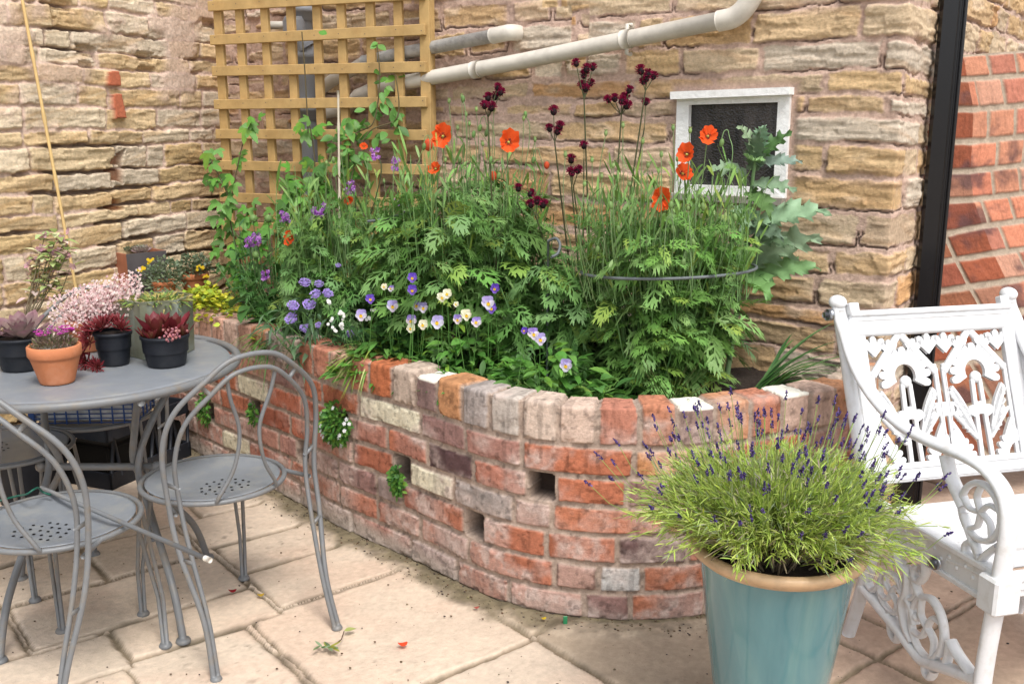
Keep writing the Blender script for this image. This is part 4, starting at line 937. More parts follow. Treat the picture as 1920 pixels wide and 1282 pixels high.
def put(mb, lf, pos, d, up, L, W=None, droop=0, col=(.07, .16, .06), curl=0, tip=None):
    W = L if W is None else W; d = nrm(d); x = np.cross(d, up)
    if np.linalg.norm(x) < 1e-3: x = V(1, 0, 0)
    x = nrm(x); u = np.cross(x, d); v = lf.v; y = v[:, 1]
    P = np.asarray(pos)+v[:, :1]*W*x+y[:, None]*L*d+v[:, 2:]*W*u
    if droop: P = P-np.outer(droop*L*y*y, V(0, 0, 1))-np.outer(droop*.35*L*y*y, d)*0
    if curl: P = P+np.outer(curl*L*y*y, u)
    c = jit(col)
    if c[1] > c[0]*1.4 and c[1] > .2:
        q = rnd.random(); c = c*V(1.5, 1.12, .95) if q < .10 else c*V(1.22, 1.08, 1.45) if q < .38 else c*.62 if q < .52 else c
    if tip is not None: c = c+(np.asarray(tip)-c)*(np.clip(y, 0, 1)**1.6)[:, None]
    mb.add(P, lf.f, c)
LOBED = [leaf_lobed(4+k % 2, .95, True, seed=k, tooth=1.15) for k in range(8)]; LOBED_S = [leaf_lobed(5, .8, False, seed=k) for k in range(4)]
BLADE = leaf_blade(5, lambda t: sin(pi*(.08+.92*t))**.8*1.0); OVAL = leaf_blade(6, lambda t: sin(pi*min(1, t**.75)), .25); STRAP = leaf_blade(9, lambda t: (1-t**3)*.9+.1*(1-t), .3); SPOON = leaf_blade(6, lambda t: .25+.75*sin(pi*min(1, max(0, t*1.1-.08)))if t < .97 else .05, .2)
HOP = [leaf_palm(3, k, .5, 1) for k in range(3)]; PALM5 = [leaf_palm(5, k) for k in range(2)]; TOOTH = [leaf_toothed(26, k) for k in range(4)]
def wander(a, b, sag=.05, n=6, side=.02):
    a, b = np.asarray(a), np.asarray(b); t = np.linspace(0, 1, n)[:, None]; m = a+(b-a)*t; o = rv(side); return m+np.sin(t*pi)*o-0*t
def stem(mb, P, r, col, sides=5): tube(mb, P, r, sides, jit(col, .12), cap=False)
GREY_GREEN = (.15, .305, .072); MID = (.11, .28, .045); DEEP = (.065, .18, .03); LIME = (.17, .31, .045); BRIGHT = (.13, .29, .045); BLUEG = (.125, .205, .13)

# --- flowers
def poppy(root, pos, face, R=.036, col=(.80, .105, .022)):
    face = nrm(face); u = nrm(np.cross(face, V(.2, .1, 1))); w = np.cross(face, u); mb = MB(); ph = rnd.uniform(0, 6)
    for k in range(4):
        a0 = k*pi/2+rnd.uniform(-.2, .2); sp = (1.0 if k % 2 else .9)*rnd.uniform(.82, 1.06); nr, na = 5, 9; P = []; C = []
        for i in range(nr+1):
            t = i/nr; r = R*t*sp
            for j in range(na):
                s = (j/(na-1)-.5)*2; a = a0+s*.95; z = R*(.52*t**1.3)+R*.13*sin(s*7+k*1.7+ph)*t*t+R*(.08 if k % 2 else 0); rr = r*(1-.14*abs(s)**3+.08*sin(s*9+k*2+ph)*t)
                P.append(np.asarray(pos)+u*rr*cos(a)+w*rr*sin(a)+face*(z+R*.05*sin(s*17+t*5+ph+k)*t)); C.append(np.asarray(col)*(.82+.22*t)*(1+rnd.uniform(-.05, .05)) if t > .15 else (.25, .03, .01))
        mb.add(P, grid_faces(nr+1, na), np.array(C))
    fl = mb.build('flower', M_PETAL, root)
    mb = MB(); ball(mb, np.asarray(pos)+face*R*.16, (R*.13, R*.13, R*.2), (.35, .36, .08), ax=face)
    for k in range(26):
        a = rnd.uniform(0, 6.28); q = np.asarray(pos)+face*R*rnd.uniform(.16, .34)+(u*cos(a)+w*sin(a))*R*rnd.uniform(.16, .30); ball(mb, q, R*.035, (.03, .012, .02), 4, 3)
    mb.build('centre', M_STEM, fl); return fl
def bud(root, pos, ax, r=.007, col=(.12, .2, .06), name='bud', mb=None):
    own = mb is None; mb = mb or MB(); ball(mb, pos, (r, r, r*1.75), jit(col), 7, 6, ax)
    if own: return mb.build(name, M_STEM, root)
def pod(mb, pos, ax, r=.006, col=(.18, .27, .09)):
    ax = nrm(ax); ball(mb, pos, (r, r, r*1.6), jit(col), 7, 5, ax); tube(mb, [np.asarray(pos)+ax*r*1.35, np.asarray(pos)+ax*r*1.9], [r*.9, r*1.05], 7, jit((.22, .27, .10)))
def bush(root, c, rx, ry, zb, zt, n_st, n_lf, L, col, kinds, droop=(.3, .9), lean=0, top_taper=.55, name='foliage', stemcol=(.10, .20, .06), W=1.0, low=.12, bias=1.0):
    mb = MB(); sm = MB(); tips = []
    for i in range(n_st):
        a = rnd.uniform(0, 2*pi); q = sqrt(rnd.random()); b = V(c[0]+.45*rx*q*cos(a), c[1]+.45*ry*q*sin(a), zb)
        h = zt-(zt-zb)*(1-top_taper)*q**2*rnd.uniform(.4, 1)-(zt-zb)*.18*rnd.random(); t = V(c[0]+rx*q*cos(a)+lean*(h-zb), c[1]+ry*q*sin(a), h); P = spl(wander(b, t, n=4, side=.02), 4); stem(sm, P, [.0035, .0018], stemcol); tips.append(P)
    for i in range(n_lf):
        P = tips[i % n_st]; k = low+(1-low)*rnd.random()**bias; p = P[int(k*(len(P)-1))]+rv(.008); a = rnd.uniform(0, 2*pi); out = V(p[0]-c[0], p[1]-c[1], 0)
        d = nrm(V(cos(a), sin(a), 0)*.8+nrm(out)*.7+V(0, 0, rnd.uniform(-.1, .9))); l = L*rnd.uniform(.45, 1.3)*(1-.35*k)
        put(mb, rnd.choice(kinds), p, d, V(0, 0, 1)+rv(.35), l, l*W, rnd.uniform(*droop), col)
    o = mb.build(name, M_LEAF, root); s = sm.build('stem', M_STEM, root); return o, s, tips

def wisps(root, c, rx, ry, z0, z1, n):
    # thin upright leafy shoots above the clump
    mb = MB(); sm = MB()
    for k in range(n):
        a = rnd.uniform(0, 6.28); q = sqrt(rnd.random()); b = V(c[0]+rx*q*cos(a), c[1]+ry*q*sin(a), z0-.14); e = b+V(rnd.uniform(-.05, .05), rnd.uniform(-.05, .05), .14+(z1-z0)*rnd.random()); P = spl(wander(b, e, n=4, side=.01), 3); stem(sm, P, [.0018, .001], (.15, .26, .09), 4)
        for j in range(rnd.randrange(3, 7)):
            p = P[rnd.randrange(2, len(P))]; a = rnd.uniform(0, 6.28); put(mb, rnd.choice((BLADE, LOBED[1], BLADE)), p, V(cos(a)*.55, sin(a)*.55, 1), V(0, 0, 1)+rv(.3), rnd.uniform(.05, .10), .010, rnd.uniform(-.1, .5), (.18, .34, .08))
    mb.build('shoot_foliage', M_LEAF, root); sm.build('shoot', M_STEM, root)
# ------------------------------------------------------------------ poppies in the bed
def poppy_plants():
    zb = .57
    # clump by the middle
    c = V(-.165, 3.47, 0); R1 = thing('poppy_plant', 'tall feathery leaved orange poppy plant beside the trellis, middle of the bed', 'poppy', (c[0], c[1], zb), group='orange poppies in the raised bed')
    bush(R1, c, .32, .25, zb, 1.28, 95, 950, .165, GREY_GREEN, LOBED, (.3, 1.0), bias=.75, low=.25, top_taper=.68); wisps(R1, c, .28, .2, 1.05, 1.34, 110)
    def flowers(root, c, fl, buds, pods, y):
        sm = MB()
        for px, py, fx, fz, r in fl:
            p = aty(px, py, y+rnd.uniform(-.08, .08)); face = nrm(V(fx, -1, fz)); poppy(root, p, face, r)
            stem(sm, spl([V(c[0]+(p[0]-c[0])*.45+rnd.uniform(-.03, .03), c[1]+rnd.uniform(-.06, .06), zb+.2), V(p[0]+rnd.uniform(-.015, .015), p[1]+.02, p[2]-.15), p-face*.012-V(0, 0, .03), p-face*.001], 6), .0017, (.13, .20, .08))
        for px, py in buds:
            p = aty(px, py, y+rnd.uniform(-.12, .12)); hook = rnd.random() < .55; dx = rnd.choice((-1, 1))*.022
            if hook: Q = [V(c[0]+(p[0]-c[0])*.5, c[1], zb+.2), V(p[0]-dx*1.1, p[1], p[2]-.10), V(p[0]-dx*.9, p[1], p[2]+.022), V(p[0]-dx*.3, p[1], p[2]+.033), p+V(0, 0, .012)]; ax = V(dx*8, 0, -1)
            else: Q = [V(c[0]+(p[0]-c[0])*.5, c[1], zb+.2), V(p[0]+.01, p[1], p[2]-.12), p]; ax = V(rnd.uniform(-.2, .2), 0, 1)
            stem(sm, spl(Q, 6), .0014, (.14, .22, .09)); bud(root, p, ax, .0072)
        pm = 0
        for px, py in pods:
            p = aty(px, py, y+rnd.uniform(-.12, .12)); m_ = MB(); pod(m_, p, V(rnd.uniform(-.1, .1), 0, 1), .0058); m_.build('seed_pod', M_STEM, root)
            stem(sm, spl([V(c[0]+(p[0]-c[0])*.6, c[1], zb+.15), V(p[0]+rnd.uniform(-.015, .015), p[1], p[2]-.2), p], 6), .0013, (.15, .21, .09))
        sm.build('flower_stem', M_STEM, root)
    flowers(R1, c, [(831, 257, -.1, .25, .040), (953, 268, .15, .2, .041), (818, 318, -.5, .5, .026)],
            [(868, 186), (900, 240), (888, 252), (912, 250), (806, 330), (862, 300), (985, 215), (935, 330), (795, 275), (1000, 300), (875, 330), (845, 345), (920, 300)],
            [(866, 182), (893, 205), (880, 232), (926, 205), (842, 190), (982, 222), (874, 215), (1003, 262), (858, 240), (945, 250), (905, 270), (835, 300)], 3.40)
    for px, py, s in ((803, 272, .016), (1025, 310, .010), (925, 330, .013), (905, 375, .011)):
        p = aty(px, py, 3.38); m_ = MB(); ball(m_, p, (s, s*.8, s*1.3), (.62, .10, .04), 8, 6); m_.build('closing_flower', M_PETAL, R1)
    # clump on the right, held by the hoop
    c = V(.475, 3.10, 0); R2 = thing('poppy_plant', 'orange poppy plant held in a grey wire hoop below the little window', 'poppy', (c[0], c[1], zb), group='orange poppies in the raised bed')
    bush(R2, c, .265, .22, zb, 1.20, 95, 820, .14, (.165, .33, .072), LOBED, (.15, .9), low=.12, top_taper=.82, W=.8); wisps(R2, c, .27, .18, 1.02, 1.27, 200)
    flowers(R2, c, [(1326, 258, .05, .55, .033), (1289, 291, -.6, .3, .033), (1278, 328, .3, .6, .033), (1240, 372, -.15, .1, .037)],
            [(1353, 268), (1318, 388), (1378, 408), (1258, 385), (1225, 470), (1178, 480), (1281, 492), (1120, 468), (1340, 440), (1160, 430), (1300, 455), (1205, 415), (1262, 430), (1390, 440), (1145, 385), (1105, 395), (1285, 430), (1230, 420), (1190, 395), (1355, 420)],
            [(1205, 265), (1240, 290), (1262, 240), (1294, 245), (1136, 250), (1168, 235), (1270, 298), (1215, 310), (1150, 310), (1128, 330), (1180, 345), (1110, 300), (1096, 345), (1290, 390), (1060, 290), (1235, 320)], 2.96)
    # left clump behind the scabious
    c = V(-.62, 3.78, 0); R3 = thing('poppy_plant', 'fine leaved poppy plant between the lilac scabious and the trellis, mostly in bud', 'poppy', (c[0], c[1], zb), group='orange poppies in the raised bed')
    bush(R3, c, .28, .22, zb, 1.20, 70, 760, .14, (.155, .315, .08), LOBED, (.25, .9), low=.15, W=.85); wisps(R3, c, .26, .2, 1.0, 1.26, 80)
    flowers(R3, c, [(547, 447, -.7, .2, .030), (682, 276, .2, .6, .016), (652, 372, .5, -.6, .020)], [(700, 430), (742, 420), (590, 480), (810, 450), (660, 440), (625, 300), (690, 450), (640, 470), (605, 450), (770, 400)], [(690, 300), (765, 335), (720, 340), (755, 360), (640, 290), (612, 305)], 3.62)
    # tangle of stems linking the clumps
    c = V(.14, 3.30, 0); R4 = thing('poppy_plant', 'leafy poppy plant without flowers in front of the burgundy thistles', 'poppy', (c[0], c[1], zb), group='orange poppies in the raised bed')
    bush(R4, c, .20, .16, zb, 1.06, 34, 320, .15, (.14, .29, .075), LOBED, (.3, 1.0))
poppy_plants()

def thistle():
    zb = .57; c = V(.30, 3.38, 0); root = thing('plume_thistle', 'tall dark stemmed thistle plant with burgundy pompom heads against the wall', 'thistle', (c[0], c[1], zb)); sm = MB()
    groups = [((915, 195), [(933, 163), (915, 182), (908, 197), (929, 180), (940, 172), (922, 200)]), ((1040, 240), [(1038, 207), (1050, 236), (1030, 240), (1046, 245)]), ((1095, 160), [(1080, 118), (1100, 128), (1112, 126), (1092, 160), (1108, 155), (1098, 165), (1095, 140)]), ((1165, 190), [(1180, 168), (1140, 186), (1152, 184), (1166, 188), (1176, 197), (1172, 182)]), ((1210, 145), [(1201, 131), (1215, 138), (1226, 142), (1206, 152), (1212, 146)]),
              ((1070, 300), [(1071, 298)]), ((1075, 325), [(1072, 322), (1084, 318)]), ((1095, 272), [(1095, 272)]), ((970, 352), [(972, 352), (996, 362)]), ((1005, 380), [(995, 382), (1007, 376), (1019, 382)]), ((1208, 215), [(1211, 191)])]
    for i, (h, heads) in enumerate(groups):
        y = 3.36+rnd.uniform(-.05, .05); p = aty(h[0], h[1]+26, y); b = V(c[0]+rnd.uniform(-.06, .06)+(p[0]-c[0])*.15, c[1]+rnd.uniform(-.05, .05), zb)
        if h[0] < 960: b = V(p[0]+.06, c[1], zb)
        stem(sm, spl([b, b*.5+p*.5+V(rnd.uniform(-.02, .02), 0, 0), p], 8), [.0042, .0024], (.065, .07, .03))
        for px, py in heads:
            q = aty(px, py, y+rnd.uniform(-.02, .02)); r = rnd.uniform(.0125, .0165)
            stem(sm, [p, p*.4+q*.6-V(0, 0, .004), q], .0016, (.07, .08, .035)); m_ = MB(); ax = nrm(q-p+V(0, -.01, .03)); ball(m_, q-ax*r*.3, (r*.72, r*.72, r*.8), (.028, .018, .02), 8, 6, ax)
            for k in range(100):
                d = nrm(ax*.7+rv(.6)); s_ = nrm(np.cross(d, rv())); o = q-ax*r*.1; m_.add([o-s_*.0008, o+s_*.0008, o+d*r*1.25+s_*.0012, o+d*r*1.25-s_*.0012], [(0, 1, 2, 3)], jit((.22, .010, .05), .5))
            m_.build('flower_head', M_PETAL, root)
    sm.build('stem', M_STEM, root)
    mb = MB()
    for k in range(26): a = rnd.uniform(0, 6.28); put(mb, rnd.choice(LOBED_S), c+V(.05*cos(a), .05*sin(a), zb+.02), V(cos(a), sin(a), rnd.uniform(.4, 1.4)), V(0, 0, 1), rnd.uniform(.2, .34), .22, rnd.uniform(.3, .8), (.05, .14, .035))
    mb.build('foliage', M_LEAF, root)
thistle()

def big_poppy():
    zb = .57; b = V(.73, 3.28, zb); root = thing('opium_poppy', 'big pale grey-green toothed plant in front of the little white window', 'poppy', tuple(b)); sm = MB(); mb = MB()
    P = spl([b, aty(1385, 560, 3.28), aty(1402, 420, 3.27), aty(1412, 330, 3.25), aty(1420, 290, 3.25)], 10); stem(sm, P, [.010, .0045], (.13, .22, .10), 8)
    L = [((1395, 345), (-.55, -.5, .55), .13), ((1400, 330), (-.9, -.3, .35), .15), ((1412, 320), (.0, -.4, 1), .15), ((1418, 300), (.75, -.5, .8), .15), ((1420, 290), (-.6, -.4, .8), .14), ((1415, 305), (.9, -.3, .1), .15), ((1405, 360), (.25, -1, -.15), .16), ((1408, 345), (.9, -.5, .0), .15), ((1400, 390), (-.35, -1, -.6), .16), ((1398, 400), (-.8, -.6, -.1), .14), ((1410, 420), (.85, -.45, .35), .26), ((1400, 500), (1.0, -.35, .85), .30), ((1395, 520), (.9, -.5, .35), .26), ((1396, 430), (.5, -.9, .1), .18), ((1394, 470), (-.6, -.7, .1), .17), ((1390, 510), (.3, -1, -.1), .20), ((1400, 455), (.6, -.8, .3), .2), ((1420, 285), (.1, -.3, 1), .13), ((1412, 305), (-.2, -1, .3), .13)]
    for i, ((px, py), d, l) in enumerate(L):
        p = aty(px, py, 3.26); put(mb, TOOTH[i % 4], p, V(d[0], d[1], max(d[2], -.25)), V(rnd.uniform(-.2, .2), -.7, 1), l*.95, l*.62, rnd.uniform(.05, .3), jit((.23, .345, .205), .1) if i % 3 else (.17, .32, .10))
    mb.build('foliage', M_LEAF, root); sm.build('stem', M_STEM, root)
big_poppy()

# ------------------------------------------------------------------ violas, scabious, low growers
VIOLA_C = {'lilac': ((.40, .34, .62), (.62, .58, .70)), 'deep': ((.12, .06, .42), (.20, .11, .50)), 'cream': ((.70, .68, .50), (.74, .72, .56)), 'mauve': ((.30, .22, .55), (.66, .62, .66))}
def viola(root, p, R, kind, face):
    face = nrm(face); u = nrm(np.cross(V(0, 0, 1), face)); w = np.cross(face, u); a, b = VIOLA_C[kind]; mb = MB()
    for ang, r, col, z in ((2.15, 1.0, a, -.002), (.99, 1.0, a, -.002), (3.35, .85, b, .0), (-.21, .85, b, .0), (-pi/2, 1.0, b, .002)):
        o = np.asarray(p)+face*(z-.001); c_ = o+(u*cos(ang)+w*sin(ang))*R*.48; t = np.linspace(0, 2*pi, 11)[:-1]; rr = R*.54*r*(1+.08*np.sin(t*3))
        pts = c_+np.cos(t)[:, None]*rr[:, None]*u+np.sin(t)[:, None]*rr[:, None]*w+face*(.004*np.sin(t*2)[:, None]); mb.add(np.vstack([o[None]*.35+c_[None]*.65, pts]), [(0, i+1, (i+1) % 10+1) for i in range(10)], jit(col, .12))
    fl = mb.build('flower', M_PETAL, root)
    mb = MB(); q = np.asarray(p)+face*.004; disc(mb, q-w*R*.22, R*.27, face, 8, (.72, .46, .03)); disc(mb, q+face*.0008, R*.09, face, 6, (.30, .12, .02))
    mb.build('eye', M_PETAL, fl)
def violas():
    F = [('violas with lilac and yellow faces trailing over the brick edge beside the sedge tuft', [(677, 590, 'lilac', .021), (694, 560, 'deep', .017), (736, 573, 'lilac', .021), (781, 572, 'mauve', .019), (793, 576, 'lilac', .019), (771, 600, 'mauve', .020), (770, 615, 'cream', .016), (793, 608, 'cream', .018), (720, 537, 'cream', .012), (733, 540, 'mauve', .012)], -.40, 3.33),
         ('violas with cream and mauve faces growing in front of the middle poppy clump', [(820, 603, 'lilac', .023), (874, 590, 'cream', .020), (858, 598, 'mauve', .016), (893, 603, 'mauve', .018), (828, 557, 'cream', .017), (838, 550, 'cream', .017), (915, 567, 'lilac', .023), (921, 577, 'deep', .019), (928, 540, 'deep', .017), (773, 520, 'deep', .017), (773, 543, 'deep', .017), (855, 570, 'cream', .010)], -.15, 3.20),
         ('violas with few mauve faces among round leaves behind the low brick coping', [(1000, 625, 'mauve', .019), (1013, 635, 'lilac', .020), (983, 619, 'deep', .011), (1061, 684, 'lilac', .021)], .12, 3.00)]
    for i, (lab, fl, cx, cy) in enumerate(F):
        c = V(cx, cy, .58); root = thing('viola_plant', lab, 'viola', tuple(c), group='violas along the brick edge'); mb = MB(); sm = MB()
        for px, py, k, r in fl:
            y = cy-.07+rnd.uniform(-.05, .04)-(.06 if py > 590 else 0); p = aty(px, py, y); f_ = V(rnd.uniform(-.35, .35), -1, rnd.uniform(.05, .5)); viola(root, p, r*1.0, k, f_)
            stem(sm, spl([V(p[0]+rnd.uniform(-.03, .03), p[1]+.05, .58), V(p[0], p[1]+.03, p[2]-.04), p-nrm(f_)*.008], 5), .0012, (.08, .2, .04))
        for k in range(400):
            a = rnd.uniform(0, 6.28); q = sqrt(rnd.random()); s = V(c[0]+.21*q*cos(a), c[1]+.13*q*sin(a), .575+.17*(1-q*q)*rnd.random()); d = V(cos(a)+rnd.uniform(-.6, .6), sin(a)-.3, rnd.uniform(-.1, 1.0))
            put(mb, rnd.choice((BLADE, OVAL, SPOON)), s, d, V(0, 0, 1)+rv(.3), rnd.uniform(.035, .075), rnd.uniform(.014, .030), rnd.uniform(.1, .6), rnd.choice((MID, MID, DEEP, BRIGHT)))
        mb.build('foliage', M_LEAF, root); sm.build('flower_stem', M_STEM, root)
    # leafy evening primrose type seedling plants on the edge
    for lab, cx, cy, n, L, col, kinds, zt in (('low plant of long narrow leaves spilling over the coping, middle of the curve', -.10, 3.05, 170, .10, (.09, .22, .045), (BLADE, SPOON), .66), ('low plant with pale branching stems leaning over the coping beside the round leaves', .09, 2.93, 190, .085, (.11, .25, .055), (BLADE, BLADE, LOBED_S[0]), .69), ('clump of broad round leaves behind the coping, left of the hooped poppy', .24, 2.93, 42, .075, (.085, .215, .05), (OVAL,), .68), ('dense dark leafy plant under the violas by the sedge tuft', -.33, 3.27, 260, .075, (.045, .14, .03), (BLADE, OVAL), .70)):
        c = V(cx, cy, .565); root = thing('edging_plant', lab, 'plant', tuple(c), group='low leafy plants along the coping'); mb = MB(); sm = MB()
        for k in range(n):
            a = rnd.uniform(0, 6.28); q = sqrt(rnd.random()); s = V(cx+.14*q*cos(a), cy+.07*q*sin(a), .565+(zt-.565)*(1-.7*q)*rnd.random()); d = V(cos(a), sin(a)-.45, rnd.uniform(0, 1.0)); W_ = L*(.62 if kinds == (OVAL,) else .24)
            if k % 3 == 0: stem(sm, [V(cx+.3*(s[0]-cx), cy+.3*(s[1]-cy), .56), (V(cx, cy, .56)+s)/2+V(0, 0, .02), s], .0017, (.17, .30, .08))
            kd = rnd.choice(kinds); l = L*rnd.uniform(.6, 1.2); put(mb, kd, s, d, V(0, 0, 1)+rv(.25), l, W_*rnd.uniform(.7, 1.2)*(2.2 if kd in LOBED_S else 1), rnd.uniform(.1, .7), col)
        mb.build('foliage', M_LEAF, root); sm.build('stem', M_STEM, root)
violas()

def scabious():
    c = V(-.72, 3.60, .58); root = thing('scabious', 'lilac scabious with fluffy pincushion flowers and thin grey leaves', 'scabious', tuple(c)); mb = MB(); sm = MB()
    bush(root, c, .24, .17, .57, .80, 30, 420, .12, (.085, .16, .075), (BLADE, LOBED_S[1], BLADE), (.3, 1.1), W=.16, name='foliage')
    for px, py, r in ((549, 574, .021), (580, 572, .022), (546, 598, .024), (592, 552, .020), (572, 530, .020), (614, 551, .019), (572, 616, .019), (598, 533, .016), (655, 627, .016), (634, 498, .010), (597, 610, .012)):
        p = aty(px, py, 3.52 if py > 540 else 3.6); m_ = MB(); f_ = nrm(V(rnd.uniform(-.3, .3), -.7, .8)); ball(m_, p-f_*r*.25, (r*.7, r*.7, r*.35), (.36, .28, .60), 10, 6, f_); u = nrm(np.cross(f_, V(1, .2, 0))); w = np.cross(f_, u)
        for k in range(70):
            a = rnd.uniform(0, 6.28); q = sqrt(rnd.random()); o = p+(u*cos(a)+w*sin(a))*r*q*.85+f_*r*(.35-.3*q); d = nrm((u*cos(a)+w*sin(a))*(.25+q)+f_*.7); s_ = nrm(np.cross(d, f_)+rv(.1)); l = r*rnd.uniform(.3, .5)
            m_.add([o, o+d*l*.6+s_*l*.4, o+d*l, o+d*l*.6-s_*l*.4], [(0, 1, 2, 3)], jit((.40, .30, .66), .25))
        m_.build('flower', M_PETAL, root); stem(sm, spl([V(p[0]*.6+c[0]*.4, c[1], .6), V(p[0], p[1]+.03, p[2]-.07), p-f_*.008], 5), .0016, (.10, .2, .07))
    sm.build('flower_stem', M_STEM, root)
    # white alyssum
    c = V(-.52, 3.42, .6); root = thing('white_nemesia', 'small plant with scattered white flowers between the scabious and violas', 'nemesia', tuple(c))
    bush(root, c, .13, .10, .57, .74, 22, 200, .05, (.05, .13, .045), (BLADE, OVAL), (.2, .8), W=.3)
    for k, (px, py) in enumerate(((638, 588), (640, 605), (630, 618), (702, 582), (640, 612), (617, 565), (622, 600), (640, 590), (690, 600))):
        p = aty(px, py, 3.36); m_ = MB()
        for j in range(4): q = p+rv(.005); disc(m_, q, .006, V(rnd.uniform(-.4, .4), -1, .4), 6, (.78, .78, .74))
        m_.build('flower', M_PETAL, root)
scabious()

def erysimum():
    c = V(-1.03, 4.22, .6); root = thing('wallflower', 'bushy dark leaved wallflower with small purple flower heads below the trellis', 'wallflower', tuple(c))
    bush(root, c, .26, .16, .57, 1.05, 40, 620, .085, (.055, .15, .05), (BLADE,), (0, .5), W=.16); sm = MB()
    for px, py in ((704, 290), (740, 308), (656, 350), (534, 403), (590, 400), (466, 452), (556, 450), (497, 513), (749, 385), (480, 448), (604, 392)):
        y = 3.72 if px > 585 else 4.0; p = aty(px, py, y); m_ = MB()
        for k in range(13):
            q = p+V(rnd.uniform(-.017, .017), rnd.uniform(-.014, .014), rnd.uniform(-.026, .02)); n = nrm(V(rnd.uniform(-.6, .6), -1, rnd.uniform(-.2, .9))); u = nrm(np.cross(n, V(0, 0, 1))); w = np.cross(n, u); r = .0095; a0 = rnd.random()
            for j in range(4):
                a = a0+j*pi/2; d = u*cos(a)+w*sin(a); s_ = u*-sin(a)+w*cos(a); m_.add([q, q+d*r*.7+s_*r*.42, q+d*r, q+d*r*.7-s_*r*.42], [(0, 1, 2, 3)], jit(rnd.choice(((.32, .10, .42), (.22, .05, .32), (.45, .22, .55))), .2))
        m_.build('flower_head', M_PETAL, root); stem(sm, spl([V(p[0]+(c[0]-p[0])*.3, (y+4.1)/2, .75), V(p[0]+.01, p[1]+.02, p[2]-.1), p], 6), .0022, (.07, .10, .045))
    for px, py in ((555, 405), (503, 410), (480, 478), (475, 410), (545, 490)):
        p = aty(px, py, 4.02); m_ = MB(); ball(m_, p, .017, (.12, .21, .06), 8, 6)
        for k in range(16): d = nrm(rv()); m_.add([p+d*.014-V(.002, 0, 0), p+d*.014+V(.002, 0, 0), p+d*.025], [(0, 1, 2)], (.20, .30, .12))
        m_.build('seed_head', M_STEM, root); stem(sm, [V(p[0], p[1]+.05, .7), p-V(0, 0, .015)], .0018, (.1, .2, .06))
    sm.build('flower_stem', M_STEM, root)
erysimum()

def climber():
    c = V(-1.0, 4.33, .57); root = thing('climbing_plant', 'green climber with three-lobed leaves twining up the lower half of the trellis', 'climber', tuple(c)); mb = MB(); sm = MB()
    def cl(px, py, n, r, y=4.33, L=.075, col=(.10, .26, .035), kinds=HOP):
        for k in range(n):
            p = aty(px+rnd.gauss(0, r), py+rnd.gauss(0, r), y+rnd.uniform(-.05, .05)); a = rnd.uniform(-1.2, 1.2); d = V(sin(a)*.9+rnd.uniform(-.5, .5), -.35, rnd.uniform(-.9, .35)); l = L*rnd.uniform(.7, 1.2); put(mb, rnd.choice(kinds), p, d, V(rnd.uniform(-.3, .3), -1, .8), l, l if kinds is HOP else l*.62, rnd.uniform(0, .4), col)
    for q in ((455, 235, 5, 9), (480, 225, 3, 6), (400, 285, 5, 9), (445, 290, 4, 7), (395, 340, 5, 9), (432, 330, 4, 8), (470, 395, 5, 10), (415, 400, 4, 10), (430, 380, 4, 9), (420, 440, 9, 13), (455, 425, 9, 14), (430, 480, 10, 14), (455, 500, 9, 13), (480, 470, 10, 16), (500, 440, 9, 16), (445, 525, 6, 10), (520, 410, 8, 15), (540, 370, 10, 15), (560, 350, 9, 13), (535, 345, 5, 10), (575, 240, 5, 8), (588, 250, 5, 8), (590, 300, 6, 9), (598, 340, 8, 12), (575, 375, 10, 16), (600, 400, 9, 15), (620, 350, 9, 12)): cl(*q, L=.053)
    mb.build('foliage', M_LEAF, root)
    mb = MB()
    OV = (OVAL, SPOON)
    for q in ((640, 235, 7, 9), (668, 222, 7, 9), (665, 255, 8, 10), (690, 245, 6, 9), (710, 200, 5, 7), (725, 175, 4, 6), (707, 150, 3, 6), (740, 210, 5, 8), (750, 230, 4, 8), (708, 86, 3, 6), (655, 290, 9, 10), (640, 300, 7, 10), (672, 290, 7, 8), (660, 325, 7, 12), (630, 270, 6, 8), (742, 145, 2, 4), (595, 60, 1, 4), (725, 245, 4, 8)): cl(q[0], q[1], q[2], q[3], 4.24, .05, (.10, .25, .04), OV)
    P = mb
    P.build('upper_foliage', M_LEAF, root)
    for pts in (((470, 560), (435, 430), (428, 370), (395, 300)), ((470, 560), (445, 470), (432, 400), (450, 290), (470, 230)), ((560, 520), (585, 400), (590, 300), (578, 220)), ((640, 500), (650, 350), (660, 260), (700, 230), (712, 150), (707, 85)), ((640, 500), (660, 330), (690, 250), (745, 220), (742, 140)), ((600, 500), (560, 380), (530, 350)), ((578, 250), (572, 140), (566, 60))):
        stem(sm, spl([aty(x, y, 4.30 if x < 620 else 4.20) for x, y in pts], 8), .0028, (.10, .085, .04))
    sm.build('stem', M_STEM, root)
climber()

